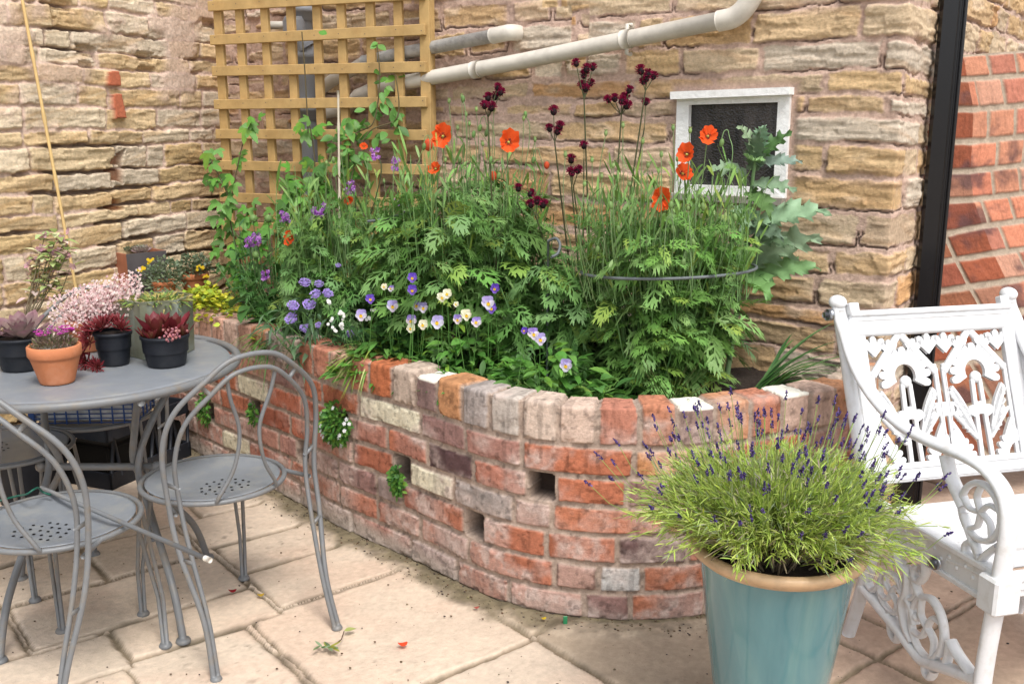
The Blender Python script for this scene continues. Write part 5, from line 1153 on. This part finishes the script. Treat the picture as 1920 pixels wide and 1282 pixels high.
def grasses():
    def tuft(lab, b, n, L, cols, dirs, w, droop, nm='grass_tuft', cat='grass'):
        root = thing(nm, lab, cat, tuple(b)); mb = MB()
        for k in range(n):
            a = rnd.uniform(*dirs); d = V(cos(a), sin(a), rnd.uniform(.35, 1.5)); l = L*rnd.uniform(.6, 1.15); put(mb, STRAP, V(*b)+V(rnd.uniform(-.03, .03), rnd.uniform(-.03, .03), 0), d, V(0, 0, 1), l, w*rnd.uniform(.7, 1.2), rnd.uniform(*droop), rnd.choice(cols))
        mb.build('foliage', M_LEAF, root); return root
    tuft('variegated sedge tuft arching over the coping above the cafe chair', (-.47, 3.335, .63), 130, .19, ((.26, .36, .07), (.15, .28, .05), (.42, .44, .18), (.19, .30, .06)), (-3.3, -1.75), .009, (.55, 1.1), 'sedge', 'sedge')
    tuft('thin leaved grassy plant drooping over the coping near the golden creeper', (-.92, 3.78, .58), 60, .25, ((.09, .21, .04), (.13, .25, .06)), (-2.9, -.4), .008, (.5, 1.3), 'sedge', 'sedge')
    tuft('strappy dark green leaves arching behind the coping beside the white armchair', (.78, 3.02, .58), 30, .42, ((.06, .16, .035), (.09, .20, .05), (.04, .10, .03)), (-.6, 1.0), .013, (.25, .8), 'day_lily', 'lily')
    tuft('low thin stems sprouting at the foot of the hooped poppy', (.48, 2.93, .57), 80, .26, ((.07, .17, .03), (.11, .2, .045), (.16, .20, .07)), (-3.1, 3.1), .005, (-.2, .35), 'grass_tuft', 'grass')
    root = thing('golden_creeper', 'bright yellow-green creeping plant at the far end of the brick bed', 'creeper', (-1.38, 4.25, .58)); mb = MB()
    for k in range(950):
        x, y = rnd.gauss(0, .10), rnd.gauss(0, .07); z = .60+.13*rnd.random()*max(.15, 1-(x/.22)**2); a = rnd.uniform(0, 6.28); put(mb, OVAL, V(-1.30+x, 4.17-x*.7+y, z), V(cos(a), sin(a)-.3, rnd.uniform(-.2, .9)), V(0, 0, 1)+rv(.4), rnd.uniform(.02, .032), .02, .1, rnd.choice(((.40, .46, .035), (.26, .38, .035), (.52, .50, .04))))
    mb.build('foliage', M_LEAF, root)
    # ground filler so no bare soil shows between the clumps
    for lab, cx, cy, rx, ry, n, zt, col in (('dark leafy perennial filling the gap below the trellis', -.85, 4.0, .32, .22, 420, .90, (.06, .16, .035)), ('leafy perennial in shade behind the violas', -.35, 3.55, .30, .25, 420, .90, (.065, .175, .04)), ('green leafy perennial behind the thistle stems under the white window', .22, 3.62, .34, .14, 380, 1.02, (.10, .23, .055)), ('feathery seedling row against the wall under the window', .62, 3.42, .20, .12, 260, 1.04, (.13, .26, .08))):
        root = thing('leafy_perennial', lab, 'plant', (cx, cy, .57), group='leafy perennials filling the bed'); bush(root, V(cx, cy, 0), rx, ry, .57, zt, 30, n, .12, col, (LOBED_S[0], LOBED_S[2], BLADE), (.2, .9), W=.55)
grasses()

def wall_plants():
    specs = [('white flowered cushion plant growing from a hole in the brick wall', 640, 786, .075, .078, True, 480), ('small green tuft growing from a weep hole beside the cream brick', 752, 893, .028, .05, False, 170), ('green leafy tuft hanging from the brick wall below the table edge', 392, 760, .04, .075, False, 150), ('tiny tuft growing in a narrow weep hole above the chair seat', 481, 768, .016, .045, False, 70), ('small green sprig on the brick wall right under the table rim', 310, 748, .03, .035, False, 80)]
    for lab, px, py, w, h, fl, n in specs:
        s, z = bw_hit(px, py); p2 = bw_pt(s); nn = bw_n(s); tt = V(-nn[1], nn[0], 0); N = V(*nn, 0); b = V(*p2, z); root = thing('wall_plant', lab, 'wall plant', tuple(b), group='plants growing from the brick wall'); mb = MB()
        for k in range(n):
            q = rv(); q = nrm(q)*rnd.random()**.4; p = b+tt*q[0]*w+N*(.012+abs(q[1])*w*.75)+V(0, 0, q[2]*h-.012); d = nrm(tt*q[0]+N*abs(q[1])+V(0, 0, q[2]*.6)+rv(.35)); put(mb, OVAL if fl else rnd.choice((OVAL, SPOON)), p, d, N+V(0, 0, .6), rnd.uniform(.014, .024), rnd.uniform(.010, .016), .2, rnd.choice((MID, BRIGHT, (.05, .15, .03))))
        mb.build('foliage', M_LEAF, root)
        if fl:
            for k in range(20):
                q = nrm(rv()); p = b+tt*q[0]*w*1.05+N*(.014+abs(q[1])*w*.85)+V(0, 0, q[2]*h-.012); n_ = nrm(N+tt*q[0]*.6+V(0, 0, .5)); m_ = MB(); u = nrm(np.cross(n_, V(0, 0, 1))); w_ = np.cross(n_, u)
                for j in range(5):
                    a = j*2*pi/5; d = u*cos(a)+w_*sin(a); s_ = -u*sin(a)+w_*cos(a); r = .0082; m_.add([p, p+d*r*.6+s_*r*.42, p+d*r, p+d*r*.6-s_*r*.42], [(0, 1, 2, 3)], (.80, .79, .80))
                m_.build('flower', M_PETAL, root)
wall_plants()

def supports():
    for lab, pts in (('grey wire plant hoop circling the right poppy clump', None), ('grey curved plant support in front of the left poppy clump', ((690, 415), (715, 412), (745, 405), (780, 398))), ('small grey plant support hook left of the thistle stems', ((1028, 452), (1042, 447), (1050, 458), (1046, 475), (1034, 482)))):
        mb = MB()
        if pts is None:
            z = aty(1240, 525, 2.88)[2]; a = np.linspace(0, 2*pi, 50, endpoint=False); c = V(.49, 3.10, z); tube(mb, c+np.stack([.272*np.cos(a), .225*np.sin(a), .012*np.cos(a+.5)], -1), .0048, 8, closed=True)
            root = thing('plant_support', lab, 'plant support', (c[0], c[1], .57), group='wire plant supports'); mb.build('hoop', M_HOOP, root)
            for t in (1.1, 2.1): m_ = MB(); q = c+V(.272*cos(t), .225*sin(t), 0); tube(m_, [q, V(q[0], q[1], .52)], .004, 6); m_.build('leg', M_HOOP, root)
        else:
            y = 3.50 if pts[0][0] < 900 else 3.22; P = spl([aty(px, py, y-.02*i) for i, (px, py) in enumerate(pts)], 8); root = thing('plant_support', lab, 'plant support', (P[0][0], P[0][1], .57), group='wire plant supports'); tube(mb, P, .0048, 8); mb.build('hoop', M_HOOP, root)
            if pts[0][0] > 900: m_ = MB(); q = P[0]; tube(m_, [q, V(q[0], q[1]+.02, .52)], .004, 6); m_.build('leg', M_HOOP, root)
supports()

# ------------------------------------------------------------------ pots: on the table, in the corner, lavender
FLESH = leaf_blade(6, lambda t: (.45+.75*t) if t < .62 else (.915*(1-((t-.62)/.38)**2.2)+.03), .45)
def rosette(mb, c, R, n, cin, cout, flat=.5, w=.42, ax=(0, 0, 1), tipc=None):
    ax = nrm(ax); u = nrm(np.cross(ax, V(.3, .8, .1))); v = np.cross(ax, u)
    for k in range(n):
        t = (k+.5)/n; a = k*2.39996; r = sqrt(t); el = (1-t)*1.35+flat*.45*t; d = (u*cos(a)+v*sin(a))*cos(el)+ax*sin(el); l = R*(.42+.62*t); col = np.asarray(cin)*(1-t)+np.asarray(cout)*t
        put(mb, FLESH, np.asarray(c)+(u*cos(a)+v*sin(a))*R*.10*r-ax*R*.10*t, d, ax, l, l*w, 0, col, curl=.25, tip=tipc)
def soil_disc(root, c, r, m=None):
    mb = MB(); lathe(mb, [(.001, .006), (r*.6, .004), (r, 0)], 24, c=c); mb.build('soil', m or M_SOIL, root)
def pots():
    TT = TZ+.0015
    grit = mat('grit', (.34, .31, .27), rough=.95, var=.6, vscale=150, bump=1, bscale=150)
    # terracotta with pink cushion
    c = np.append(atz(108, 716, TT)[:2], TT); root = thing('potted_thrift', 'terracotta pot of low cushion with magenta-pink flowers at the front of the table', 'potted plant', tuple(c)); mb = MB(); pot(mb, c, .106, .044, .064, .0055, .034, .009); mb.build('pot', M_TERRA, root); soil_disc(root, c+V(0, 0, .094), .057, grit)
    mb = MB()
    for k in range(650):
        a = rnd.uniform(0, 6.28); q = sqrt(rnd.random())*.056; h = .05*(1-(q/.062)**2); p = c+V(q*cos(a), q*sin(a), .096+h*rnd.random()); put(mb, BLADE, p, V(cos(a)*.8, sin(a)*.8, 1)+rv(.4), V(0, 0, 1)+rv(.4), rnd.uniform(.010, .018), .0035, 0, rnd.choice(((.20, .18, .10), (.28, .22, .15), (.14, .16, .07), (.22, .15, .12))))
    mb.build('foliage', M_LEAF, root); mb = MB()
    for k in range(46):
        a = rnd.uniform(0, 6.28); q = sqrt(rnd.random())*.05; p = c+V(q*cos(a), q*sin(a)+.005, .142+.012*rnd.random()-.35*q*.5)
        for j in range(5):
            b = a+j*1.2566; d = V(cos(b), sin(b), .4); s_ = V(-sin(b), cos(b), 0); mb.add([p, p+d*.005+s_*.003, p+d*.0085, p+d*.005-s_*.003], [(0, 1, 2, 3)], jit((.50, .06, .36), .25))
    tag(mb.build('blossom', M_PETAL, root), kind='stuff')
    # right black pot with crimson rosettes
    def blackpot(px, py, H, rb, rt): c_ = np.append(atz(px, py, TT)[:2], TT); return c_
    c = blackpot(313, 683, 0, 0, 0); root = thing('potted_houseleek', 'black plastic pot of upright crimson leaved houseleeks at the table edge', 'potted plant', tuple(c), group='houseleeks in black pots'); mb = MB(); pot(mb, c, .092, .054, .067, .003, .012, .003); mb.build('pot', M_BPLAST, root); soil_disc(root, c+V(0, 0, .080), .062)
    for dx, dy, R, n in ((-.022, .0, .088, 20), (.026, -.025, .05, 16), (-.05, -.018, .042, 12), (.052, .01, .048, 14), (.018, .03, .082, 16), (-.022, -.042, .042, 12)):
        mb = MB(); rosette(mb, c+V(dx, dy, .088), R, n, (.10, .15, .05), (.20, .012, .022), 1.25, .36, tipc=(.16, .02, .03)); mb.build('rosette', M_LEAF, root)
    mb = MB()
    for k in range(60): p = c+V(.038+rnd.gauss(0, .012), -.048+rnd.gauss(0, .01), .096+rnd.gauss(0, .012)); ball(mb, p, .0045, jit((.42, .16, .17), .3), 5, 4)
    mb.build('offset_cluster', M_LEAF, root)
    # black pot in the middle, dark spiky
    c = blackpot(216, 682, 0, 0, 0); root = thing('potted_houseleek', 'black plastic pot of spiky dark red houseleeks trailing down onto the table top', 'potted plant', tuple(c), group='houseleeks in black pots'); mb = MB(); pot(mb, c, .100, .040, .052, .003, .012, .003); mb.build('pot', M_BPLAST, root); soil_disc(root, c+V(0, 0, .09), .048)
    for dx, dy, dz, R, ax in ((-.02, -.03, .115, .045, (-.2, -.6, 1)), (-.055, -.02, .10, .045, (-.6, -.7, .6)), (.01, .01, .12, .04, (.1, -.3, 1)), (-.03, .02, .115, .045, (-.3, 0, 1)), (.03, -.01, .11, .035, (.4, -.4, 1)), (-.075, -.05, .045, .038, (-.3, -1, .4)), (-.06, -.06, .02, .036, (-.1, -1, .3)), (-.03, -.075, .015, .026, (.2, -1, .5)), (-.015, -.085, .012, .024, (.3, -1, .6)), (-.05, -.05, .075, .035, (-.4, -1, .5)), (-.085, -.03, .03, .03, (-.7, -.8, .4))):
        mb = MB(); rosette(mb, c+V(dx, dy, dz), R, 40, (.15, .05, .035), (.095, .012, .016), .35, .20, ax, tipc=(.22, .02, .03)); mb.build('rosette', M_LEAF, root)
    # left black pot with big purple-grey rosette
    c = blackpot(44, 690, 0, 0, 0); root = thing('potted_echeveria', 'black plastic pot with one large purple-edged grey rosette at the picture edge', 'potted plant', tuple(c)); mb = MB(); pot(mb, c, .098, .057, .074, .003, .012, .003); mb.build('pot', M_BPLAST, root); soil_disc(root, c+V(0, 0, .086), .068)
    for dx, dy, R, n in ((.01, -.005, .088, 26), (-.055, -.03, .05, 14)):
        mb = MB(); rosette(mb, c+V(dx, dy, .10), R, n, (.36, .40, .28), (.30, .22, .21), .55, .52, (.0, -.25, 1), tipc=(.27, .13, .16)); mb.build('rosette', M_LEAF, root)
    # pink saxifrage cloud in a terracotta pot behind
    c = blackpot(170, 655, 0, 0, 0); root = thing('potted_saxifrage', 'terracotta pot under a big airy cloud of tiny pale pink flowers', 'potted plant', tuple(c)); mb = MB(); pot(mb, c, .10, .045, .062, .005, .03, .007); mb.build('pot', M_TERRA, root); soil_disc(root, c+V(0, 0, .088), .054); mb = MB(); sm = MB()
    for k in range(3400):
        u_, v_ = rnd.gauss(0, 1), rnd.gauss(0, 1); 
        if abs(u_) > 2 or abs(v_) > 2: continue
        px = 182+u_*44+v_*4; py = 580-u_*14+v_*27; p = aty(px, py, c[1]+rnd.gauss(0, .045)-.02)
        n = nrm(V(rnd.uniform(-.7, .7), -1, rnd.uniform(0, 1.2))); a = nrm(np.cross(n, V(0, 0, 1))); b = np.cross(n, a); r = rnd.uniform(.0028, .0046); col = jit(rnd.choice(((.72, .54, .52), (.76, .63, .59), (.60, .37, .37))), .12)
        for j in range(4): t = j*pi/2+k; d = a*cos(t)+b*sin(t); s_ = -a*sin(t)+b*cos(t); mb.add([p, p+d*r*.6+s_*r*.5, p+d*r*1.25, p+d*r*.6-s_*r*.5], [(0, 1, 2, 3)], col)
        if k % 8 == 0: stem(sm, [c+V(rnd.uniform(-.03, .03), rnd.uniform(-.03, .03), .10), c*.35+p*.65+V(0, 0, .012), p], .0007, (.30, .12, .10), 3)
    tag(mb.build('blossom', M_PETAL, root), kind='stuff'); sm.build('flower_stem', M_STEM, root)
    # hexagonal glazed planter
    c = np.append(atz(300, 660, TT)[:2], TT); root = thing('hexagonal_planter', 'six-sided mottled green glazed planter with trailing yellow-green stonecrop', 'planter', tuple(c)); mb = MB(); H = .175; R = .108
    for k in range(6):
        a0, a1 = k*pi/3+.42, (k+1)*pi/3+.42; q = lambda a, r, z: c+V(r*cos(a), r*sin(a), z)
        for ra, rb_, za, zb_ in ((R*.96, R, 0, H*.95), (R, R*1.015, H*.95, H), (R*1.015, R*.93, H, H), (R*.93, R*.93, H, H-.03)): mb.add([q(a0, ra, za), q(a1, ra, za), q(a1, rb_, zb_), q(a0, rb_, zb_)], [(0, 1, 2, 3)])
    mb.build('pot', M_HEX, root, smooth=False); soil_disc(root, c+V(0, 0, H-.025), R*.86); mb = MB()
    for k in range(420):
        a = rnd.uniform(0, 6.28); q = sqrt(rnd.random())*R*.9; put(mb, BLADE, c+V(q*cos(a), q*sin(a), H-.02+.015*rnd.random()), V(cos(a), sin(a), .7)+rv(.5), V(0, 0, 1)+rv(.3), rnd.uniform(.02, .045), .006, .4, rnd.choice(((.25, .33, .07), (.16, .28, .06), (.40, .33, .10), (.34, .36, .10))))
    mb.build('foliage', M_LEAF, root)
    # corner pots in the bed
    zb = .575
    def mound(root, c, r, h, cols, n, L):
        mb = MB()
        for k in range(n):
            d = nrm(rv()); d[2] = abs(d[2]); q = rnd.random()**.35; p = np.asarray(c)+d*q*V(r, r, h); put(mb, OVAL, p, d+rv(.5), V(0, 0, 1)+rv(.4), L*rnd.uniform(.7, 1.2), L*.62, .1, rnd.choice(cols))
        mb.build('foliage', M_LEAF, root)
    SED = ((.15, .205, .12), (.19, .25, .15), (.11, .16, .085), (.23, .28, .18))
    c = aty(366, 547, 4.50); c[2] = aty(366, 552, 4.5)[2]; root = thing('potted_stonecrop', 'orange terracotta pot of grey-green stonecrop beside the trellis foot', 'potted plant', tuple(c), group='stonecrops in terracotta pots'); mb = MB(); pot(mb, c, .10, .042, .060, .006, .028, .007); mb.build('pot', M_TERRA, root); mound(root, c+V(0, 0, .095), .085, .10, SED, 420, .02)
    for px, py in ((379, 500), (386, 520), (372, 503)): m_ = MB(); p = aty(px, py, 4.42); [disc(m_, p+rv(.006), .006, V(0, -1, .6), 6, (.62, .44, .02)) for j in range(6)]; m_.build('flower_head', M_PETAL, root)
    c = aty(310, 560, 4.32); c[2] = aty(310, 562, 4.32)[2]; root = thing('potted_stonecrop', 'terracotta pot almost hidden by a wide mound of grey-green stonecrop with a yellow flower', 'potted plant', tuple(c), group='stonecrops in terracotta pots'); mb = MB(); pot(mb, c, .085, .036, .050, .005, .02, .006); mb.build('pot', M_TERRA, root); mound(root, c+V(0, 0, .06), .105, .13, SED, 620, .019)
    for px, py in ((281, 489), (266, 504)): m_ = MB(); p = aty(px, py, 4.24); [disc(m_, p+rv(.007), .007, V(0, -1, .6), 6, (.62, .44, .02)) for j in range(8)]; m_.build('flower_head', M_PETAL, root)
    c = aty(262, 560, 4.45); c[2] = aty(262, 575, 4.45)[2]; zt = aty(262, 470, 4.45)[2]; root = thing('square_planter', 'square brown and slate planter of small houseleeks against the garden wall', 'planter', tuple(c)); w = .19; H = zt-c[2]
    ax, ay = nrm(V(.74, -.67, 0)), nrm(V(.67, .74, 0)); mb = MB(); m2 = MB(); P = lambda u, v, z, k=1.0: c+ax*u*w*k+ay*v*w*k+V(0, 0, z)
    for (u0, v0, u1, v1, tgt) in ((-.5, -.5, .5, -.5, mb), (.5, -.5, .5, .5, m2), (.5, .5, -.5, .5, mb), (-.5, .5, -.5, -.5, mb)):
        tgt.add([P(u0, v0, 0, .86), P(u1, v1, 0, .86), P(u1, v1, H), P(u0, v0, H)], [(0, 1, 2, 3)]); tgt.add([P(u0, v0, H), P(u1, v1, H), P(u1, v1, H, .9), P(u0, v0, H, .9)], [(0, 1, 2, 3)]); tgt.add([P(u0, v0, H, .9), P(u1, v1, H, .9), P(u1, v1, H-.04, .9), P(u0, v0, H-.04, .9)], [(0, 1, 2, 3)])
    mb.build('pot', M_BROWNPOT, root, smooth=False); m2.build('pot_face', M_GREYPOT, root, smooth=False); mb = MB(); mb.add([P(-.45, -.45, H-.02), P(.45, -.45, H-.02), P(.45, .45, H-.02), P(-.45, .45, H-.02)], [(0, 1, 2, 3)]); mb.build('soil', grit, root)
    for k in range(15): mb = MB(); rosette(mb, P(rnd.uniform(-.38, .38), rnd.uniform(-.38, .38), H+.0), rnd.uniform(.03, .045), 22, (.26, .30, .20), rnd.choice(((.32, .22, .23), (.22, .26, .17), (.42, .28, .29))), .4, .4); mb.build('rosette', M_LEAF, root)
    # variegated weigela rising behind the table
    b = V(-1.85, 3.62, 0); root = thing('weigela', 'spindly variegated shrub with pale pink flowers rising behind the cafe table', 'shrub', tuple(b)); mb = MB(); pot(mb, b, .26, .11, .14, .01, .04, .01); mb.build('pot', M_BPLAST, root); mb = MB(); sm = MB(); soil_disc(root, b+V(0, 0, .23), .12)
    tipl = [(84, 445), (100, 470), (115, 480), (70, 488), (128, 470), (95, 505), (60, 500), (120, 455), (75, 470), (110, 440), (130, 505)]
    for px, py in tipl:
        p = aty(px, py, 3.70+rnd.uniform(-.06, .06)); S_ = spl([b+V(0, 0, .23), V(-1.84, 3.64, .60), V(p[0]*.6-1.80*.4, 3.67, p[2]-.12), p], 8); stem(sm, S_, [.004, .0014], (.16, .13, .08))
        for k in range(13):
            q = S_[-1-rnd.randrange(9)]+rv(.008); a = rnd.uniform(0, 6.28); put(mb, OVAL, q, V(cos(a), sin(a), rnd.uniform(-.1, .9)), V(0, 0, 1), rnd.uniform(.04, .07), .026, .3, rnd.choice(((.30, .40, .14), (.62, .62, .38), (.38, .48, .18), (.62, .45, .42))))
        for k in range(2):
            m_ = MB(); q = p+rv(.012); n_ = nrm(rv()+V(0, -1, .3)); u = nrm(np.cross(n_, V(0, 0, 1))); w_ = np.cross(n_, u)
            for j in range(5): t = j*1.2566; d = u*cos(t)+w_*sin(t); s_ = -u*sin(t)+w_*cos(t); m_.add([q-n_*.006, q+d*.010+s_*.006, q+d*.016, q+d*.010-s_*.006], [(0, 1, 2, 3)], jit((.62, .36, .44), .2))
            m_.build('flower', M_PETAL, root)
    mb.build('foliage', M_LEAF, root); sm.build('stem', M_STEM, root)
pots()

def lavender():
    c = V(.606, 2.12, 0); KR, KZ = 1.035, 1.055; root = thing('potted_lavender', 'large turquoise glazed pot of sprawling lavender in front of the brick bed', 'potted plant', tuple(c)); H = .46
    mb = MB(); lathe(mb, [(r*KR, z*KZ) for r, z in ((.001, 0), (.105, 0), (.11, .006), (.130, .14), (.148, .27), (.161, .37), (.168, .415), (.172, .428))], 72, c=c); mb.build('pot', M_GLAZE, root)
    mb = MB(); lathe(mb, [(r*KR, z*KZ) for r, z in ((.170, .424), (.180, .432), (.190, .441), (.192, .450), (.187, .457), (.176, .459), (.166, .455), (.160, .44), (.158, .41))], 72, c=c); mb.build('rim', mat('biscuit_rim', (.50, .33, .19), rough=.45, var=.2, vscale=25, dirt=(.22, .17, .12), dscale=16, damt=.6), root)
    soil_disc(root, c+V(0, 0, .44), .163); c = c+V(-.012, 0, .025)
    mb = MB(); wd = MB(); spikes = []
    for k in range(170):                                     # woody base and dry stems
        a = rnd.uniform(0, 6.28); q = sqrt(rnd.random()); b = c+V(.10*q*cos(a), .10*q*sin(a), .425); e = c+V((.13+.14*q)*cos(a), (.11+.11*q)*sin(a), .46+rnd.uniform(.0, .13)); P = spl([b, (b+e)/2+V(0, 0, .03)+rv(.012), e], 4); stem(wd, P, [.0024, .0012], rnd.choice(((.26, .21, .14), (.16, .12, .08), (.36, .30, .2))), 4)
    LAV = ((.34, .46, .075), (.41, .52, .11), (.26, .38, .065), (.45, .53, .16)); sh = 0
    for k in range(760):
        a = rnd.uniform(0, 6.28); q = rnd.random()**.55; el = (1-q)*1.45+q*rnd.uniform(.30, 1.0); d = V(cos(a)*cos(el)*1.05, sin(a)*cos(el), sin(el)); R = rnd.uniform(.15, .235)
        o = c+V(.12*q*cos(a), .12*q*sin(a), .45); e = o+d*R*V(1.04, .95, .97)-V(0, 0, .02*q); P = spl([o, (o+e)/2+V(0, 0, .03*q)+rv(.008), e], 3); stem(mb, P[1:], .0012, rnd.choice(LAV), 3)
        for j in range(24):
            i = rnd.uniform(.30, 1)**.8; p = P[min(len(P)-1, int(i*(len(P)-1)+.5))]+rv(.006); t = nrm(P[-1]-P[-3]); put(mb, BLADE, p, t*1.5+rv(.55), V(0, 0, 1)+rv(.5), rnd.uniform(.018, .040), .0029, rnd.uniform(-.1, .25), rnd.choice(LAV) if rnd.random() > .14 else rnd.choice(((.34, .31, .20), (.26, .32, .18))))
        if rnd.random() < .24: spikes.append((P[-1], nrm(e-o+V(0, 0, .04))))
    # straw-grey bare middle
    for k in range(260): a = rnd.uniform(0, 6.28); q = sqrt(rnd.random()); p = c+V(.13*q*cos(a), .02+.12*q*sin(a), .58+.07*rnd.random()); put(wd, BLADE, p, rv()+V(0, 0, .5), V(0, 0, 1), rnd.uniform(.015, .03), .003, 0, rnd.choice(((.35, .29, .22), (.24, .19, .16), (.30, .26, .24))))
    mb.build('foliage', M_LEAF, root); wd.build('woody_stem', M_STEM, root); sm = MB()
    rest = MB(); rnd.shuffle(spikes)
    for i, (p, d) in enumerate(spikes):
        l = rnd.uniform(.03, .12); e = p+d*l+V(0, 0, .02); stem(sm, [p-d*.02, p+d*l*.5, e], .0009, (.24, .33, .09), 3); m_ = MB() if i < 95 else rest; n = nrm(d+V(0, 0, .3)); L = rnd.uniform(.012, .026)
        for j in range(22): t = rnd.random(); ball(m_, e+n*L*t+rv(.0019)*(1.1-.6*t), (.0014, .0014, .0030), jit(rnd.choice(((.06, .035, .15), (.10, .06, .24), (.17, .12, .33), (.05, .04, .09))), .35), 5, 3, rv()*.5+n)
        if i < 95: m_.build('flower_spike', M_PETAL, root)
    if rest.n: tag(rest.build('flower_spikes_rest', M_PETAL, root), kind='stuff').name = 'flower_haze'
    sm.build('flower_stem', M_STEM, root)
lavender()

def litter():
    def petal(lab, px, py, r, col, nm='fallen_petal', cat='petal'):
        p = atz(px, py, .012); mb = MB(); t = np.linspace(0, 2*pi, 12)[:-1]; v = np.stack([p[0]+r*np.cos(t), p[1]+r*.75*np.sin(t), .012+.25*r*np.sin(t*2+1)+.004], -1); mb.add(np.vstack([p[None]+V(0, 0, .002), v]), [(0, i+1, (i+1) % 11+1) for i in range(11)], jit(col, .1)); tag(mb.build(nm, M_PETAL), lab, cat)
    petal('fallen orange-red poppy petal on the big pale slab', 755, 1208, .014, (.72, .08, .03)); petal('dark red dried petal lying in the joint by the chair leg', 436, 1108, .013, (.30, .02, .03)); petal('yellow fallen petal in the joint beside the chair foot', 489, 1116, .011, (.55, .38, .04)); petal('small yellow petal at the foot of the brick curve', 1019, 1160, .008, (.62, .45, .03)); petal('tiny red fallen petal near the brick wall foot', 893, 1140, .008, (.40, .10, .08))
    b = atz(640, 1195, .012); root = thing('fallen_sprig', 'wilted green leaf sprig lying on the slab beside the chair foot', 'leaf sprig', tuple(b)); mb = MB(); sm = MB()
    q = atz(612, 1214, .015)
    for k in range(14): a = rnd.uniform(0, 6.28); put(mb, BLADE, q+V(rnd.uniform(-.02, .02), rnd.uniform(-.008, .008), .004), V(cos(a), sin(a), .12), V(0, 0, 1), rnd.uniform(.02, .04), .009, 0, rnd.choice(((.16, .26, .10), (.22, .33, .14), (.30, .30, .05))))
    m_ = MB(); put(m_, OVAL, atz(645, 1182, .015), V(1, .2, .1), V(0, 0, 1), .035, .022, 0, (.30, .33, .10)); m_.build('leaf', M_LEAF, root); stem(sm, [atz(622, 1212, .014), atz(640, 1198, .02), atz(645, 1183, .016)], .0016, (.10, .06, .04))
    mb.build('leaf', M_LEAF, root); sm.build('stalk', M_STEM, root)
    mb = MB(); p = atz(1060, 1172, .004); bbox(mb, p+V(-.006, 0, .0), V(1, .1, 0), V(-.1, 1, 0), V(0, 0, 1), .012, .004, .028, .001, (.03, .22, .09)); tag(mb.build('plant_label', mat('green_plastic', (.02, .20, .08), rough=.4)), 'small green plastic plant label stuck at the foot of the brick curve', 'plant label')
    mb = MB()
    for k in range(1100):
        px, py = rnd.uniform(0, 1900), rnd.uniform(1000, 1290); p = atz(px, py, .007)
        if k % 4: s = rnd.uniform(.5, 3.6); w = bw_pt(s); n = bw_n(s); p = V(*(w+n*abs(rnd.gauss(.04, .04))), .007)
        r = rnd.choice((.0015, .002, .003, .0045)); ball(mb, p, (r, r*.7, r*.5), jit(rnd.choice(((.05, .035, .03), (.16, .12, .07), (.10, .06, .03))), .3), 5, 3)
    tag(mb.build('debris', M_STEM), 'scattered crumbs of soil and dry leaf on the paving', 'debris', kind='stuff')
litter()
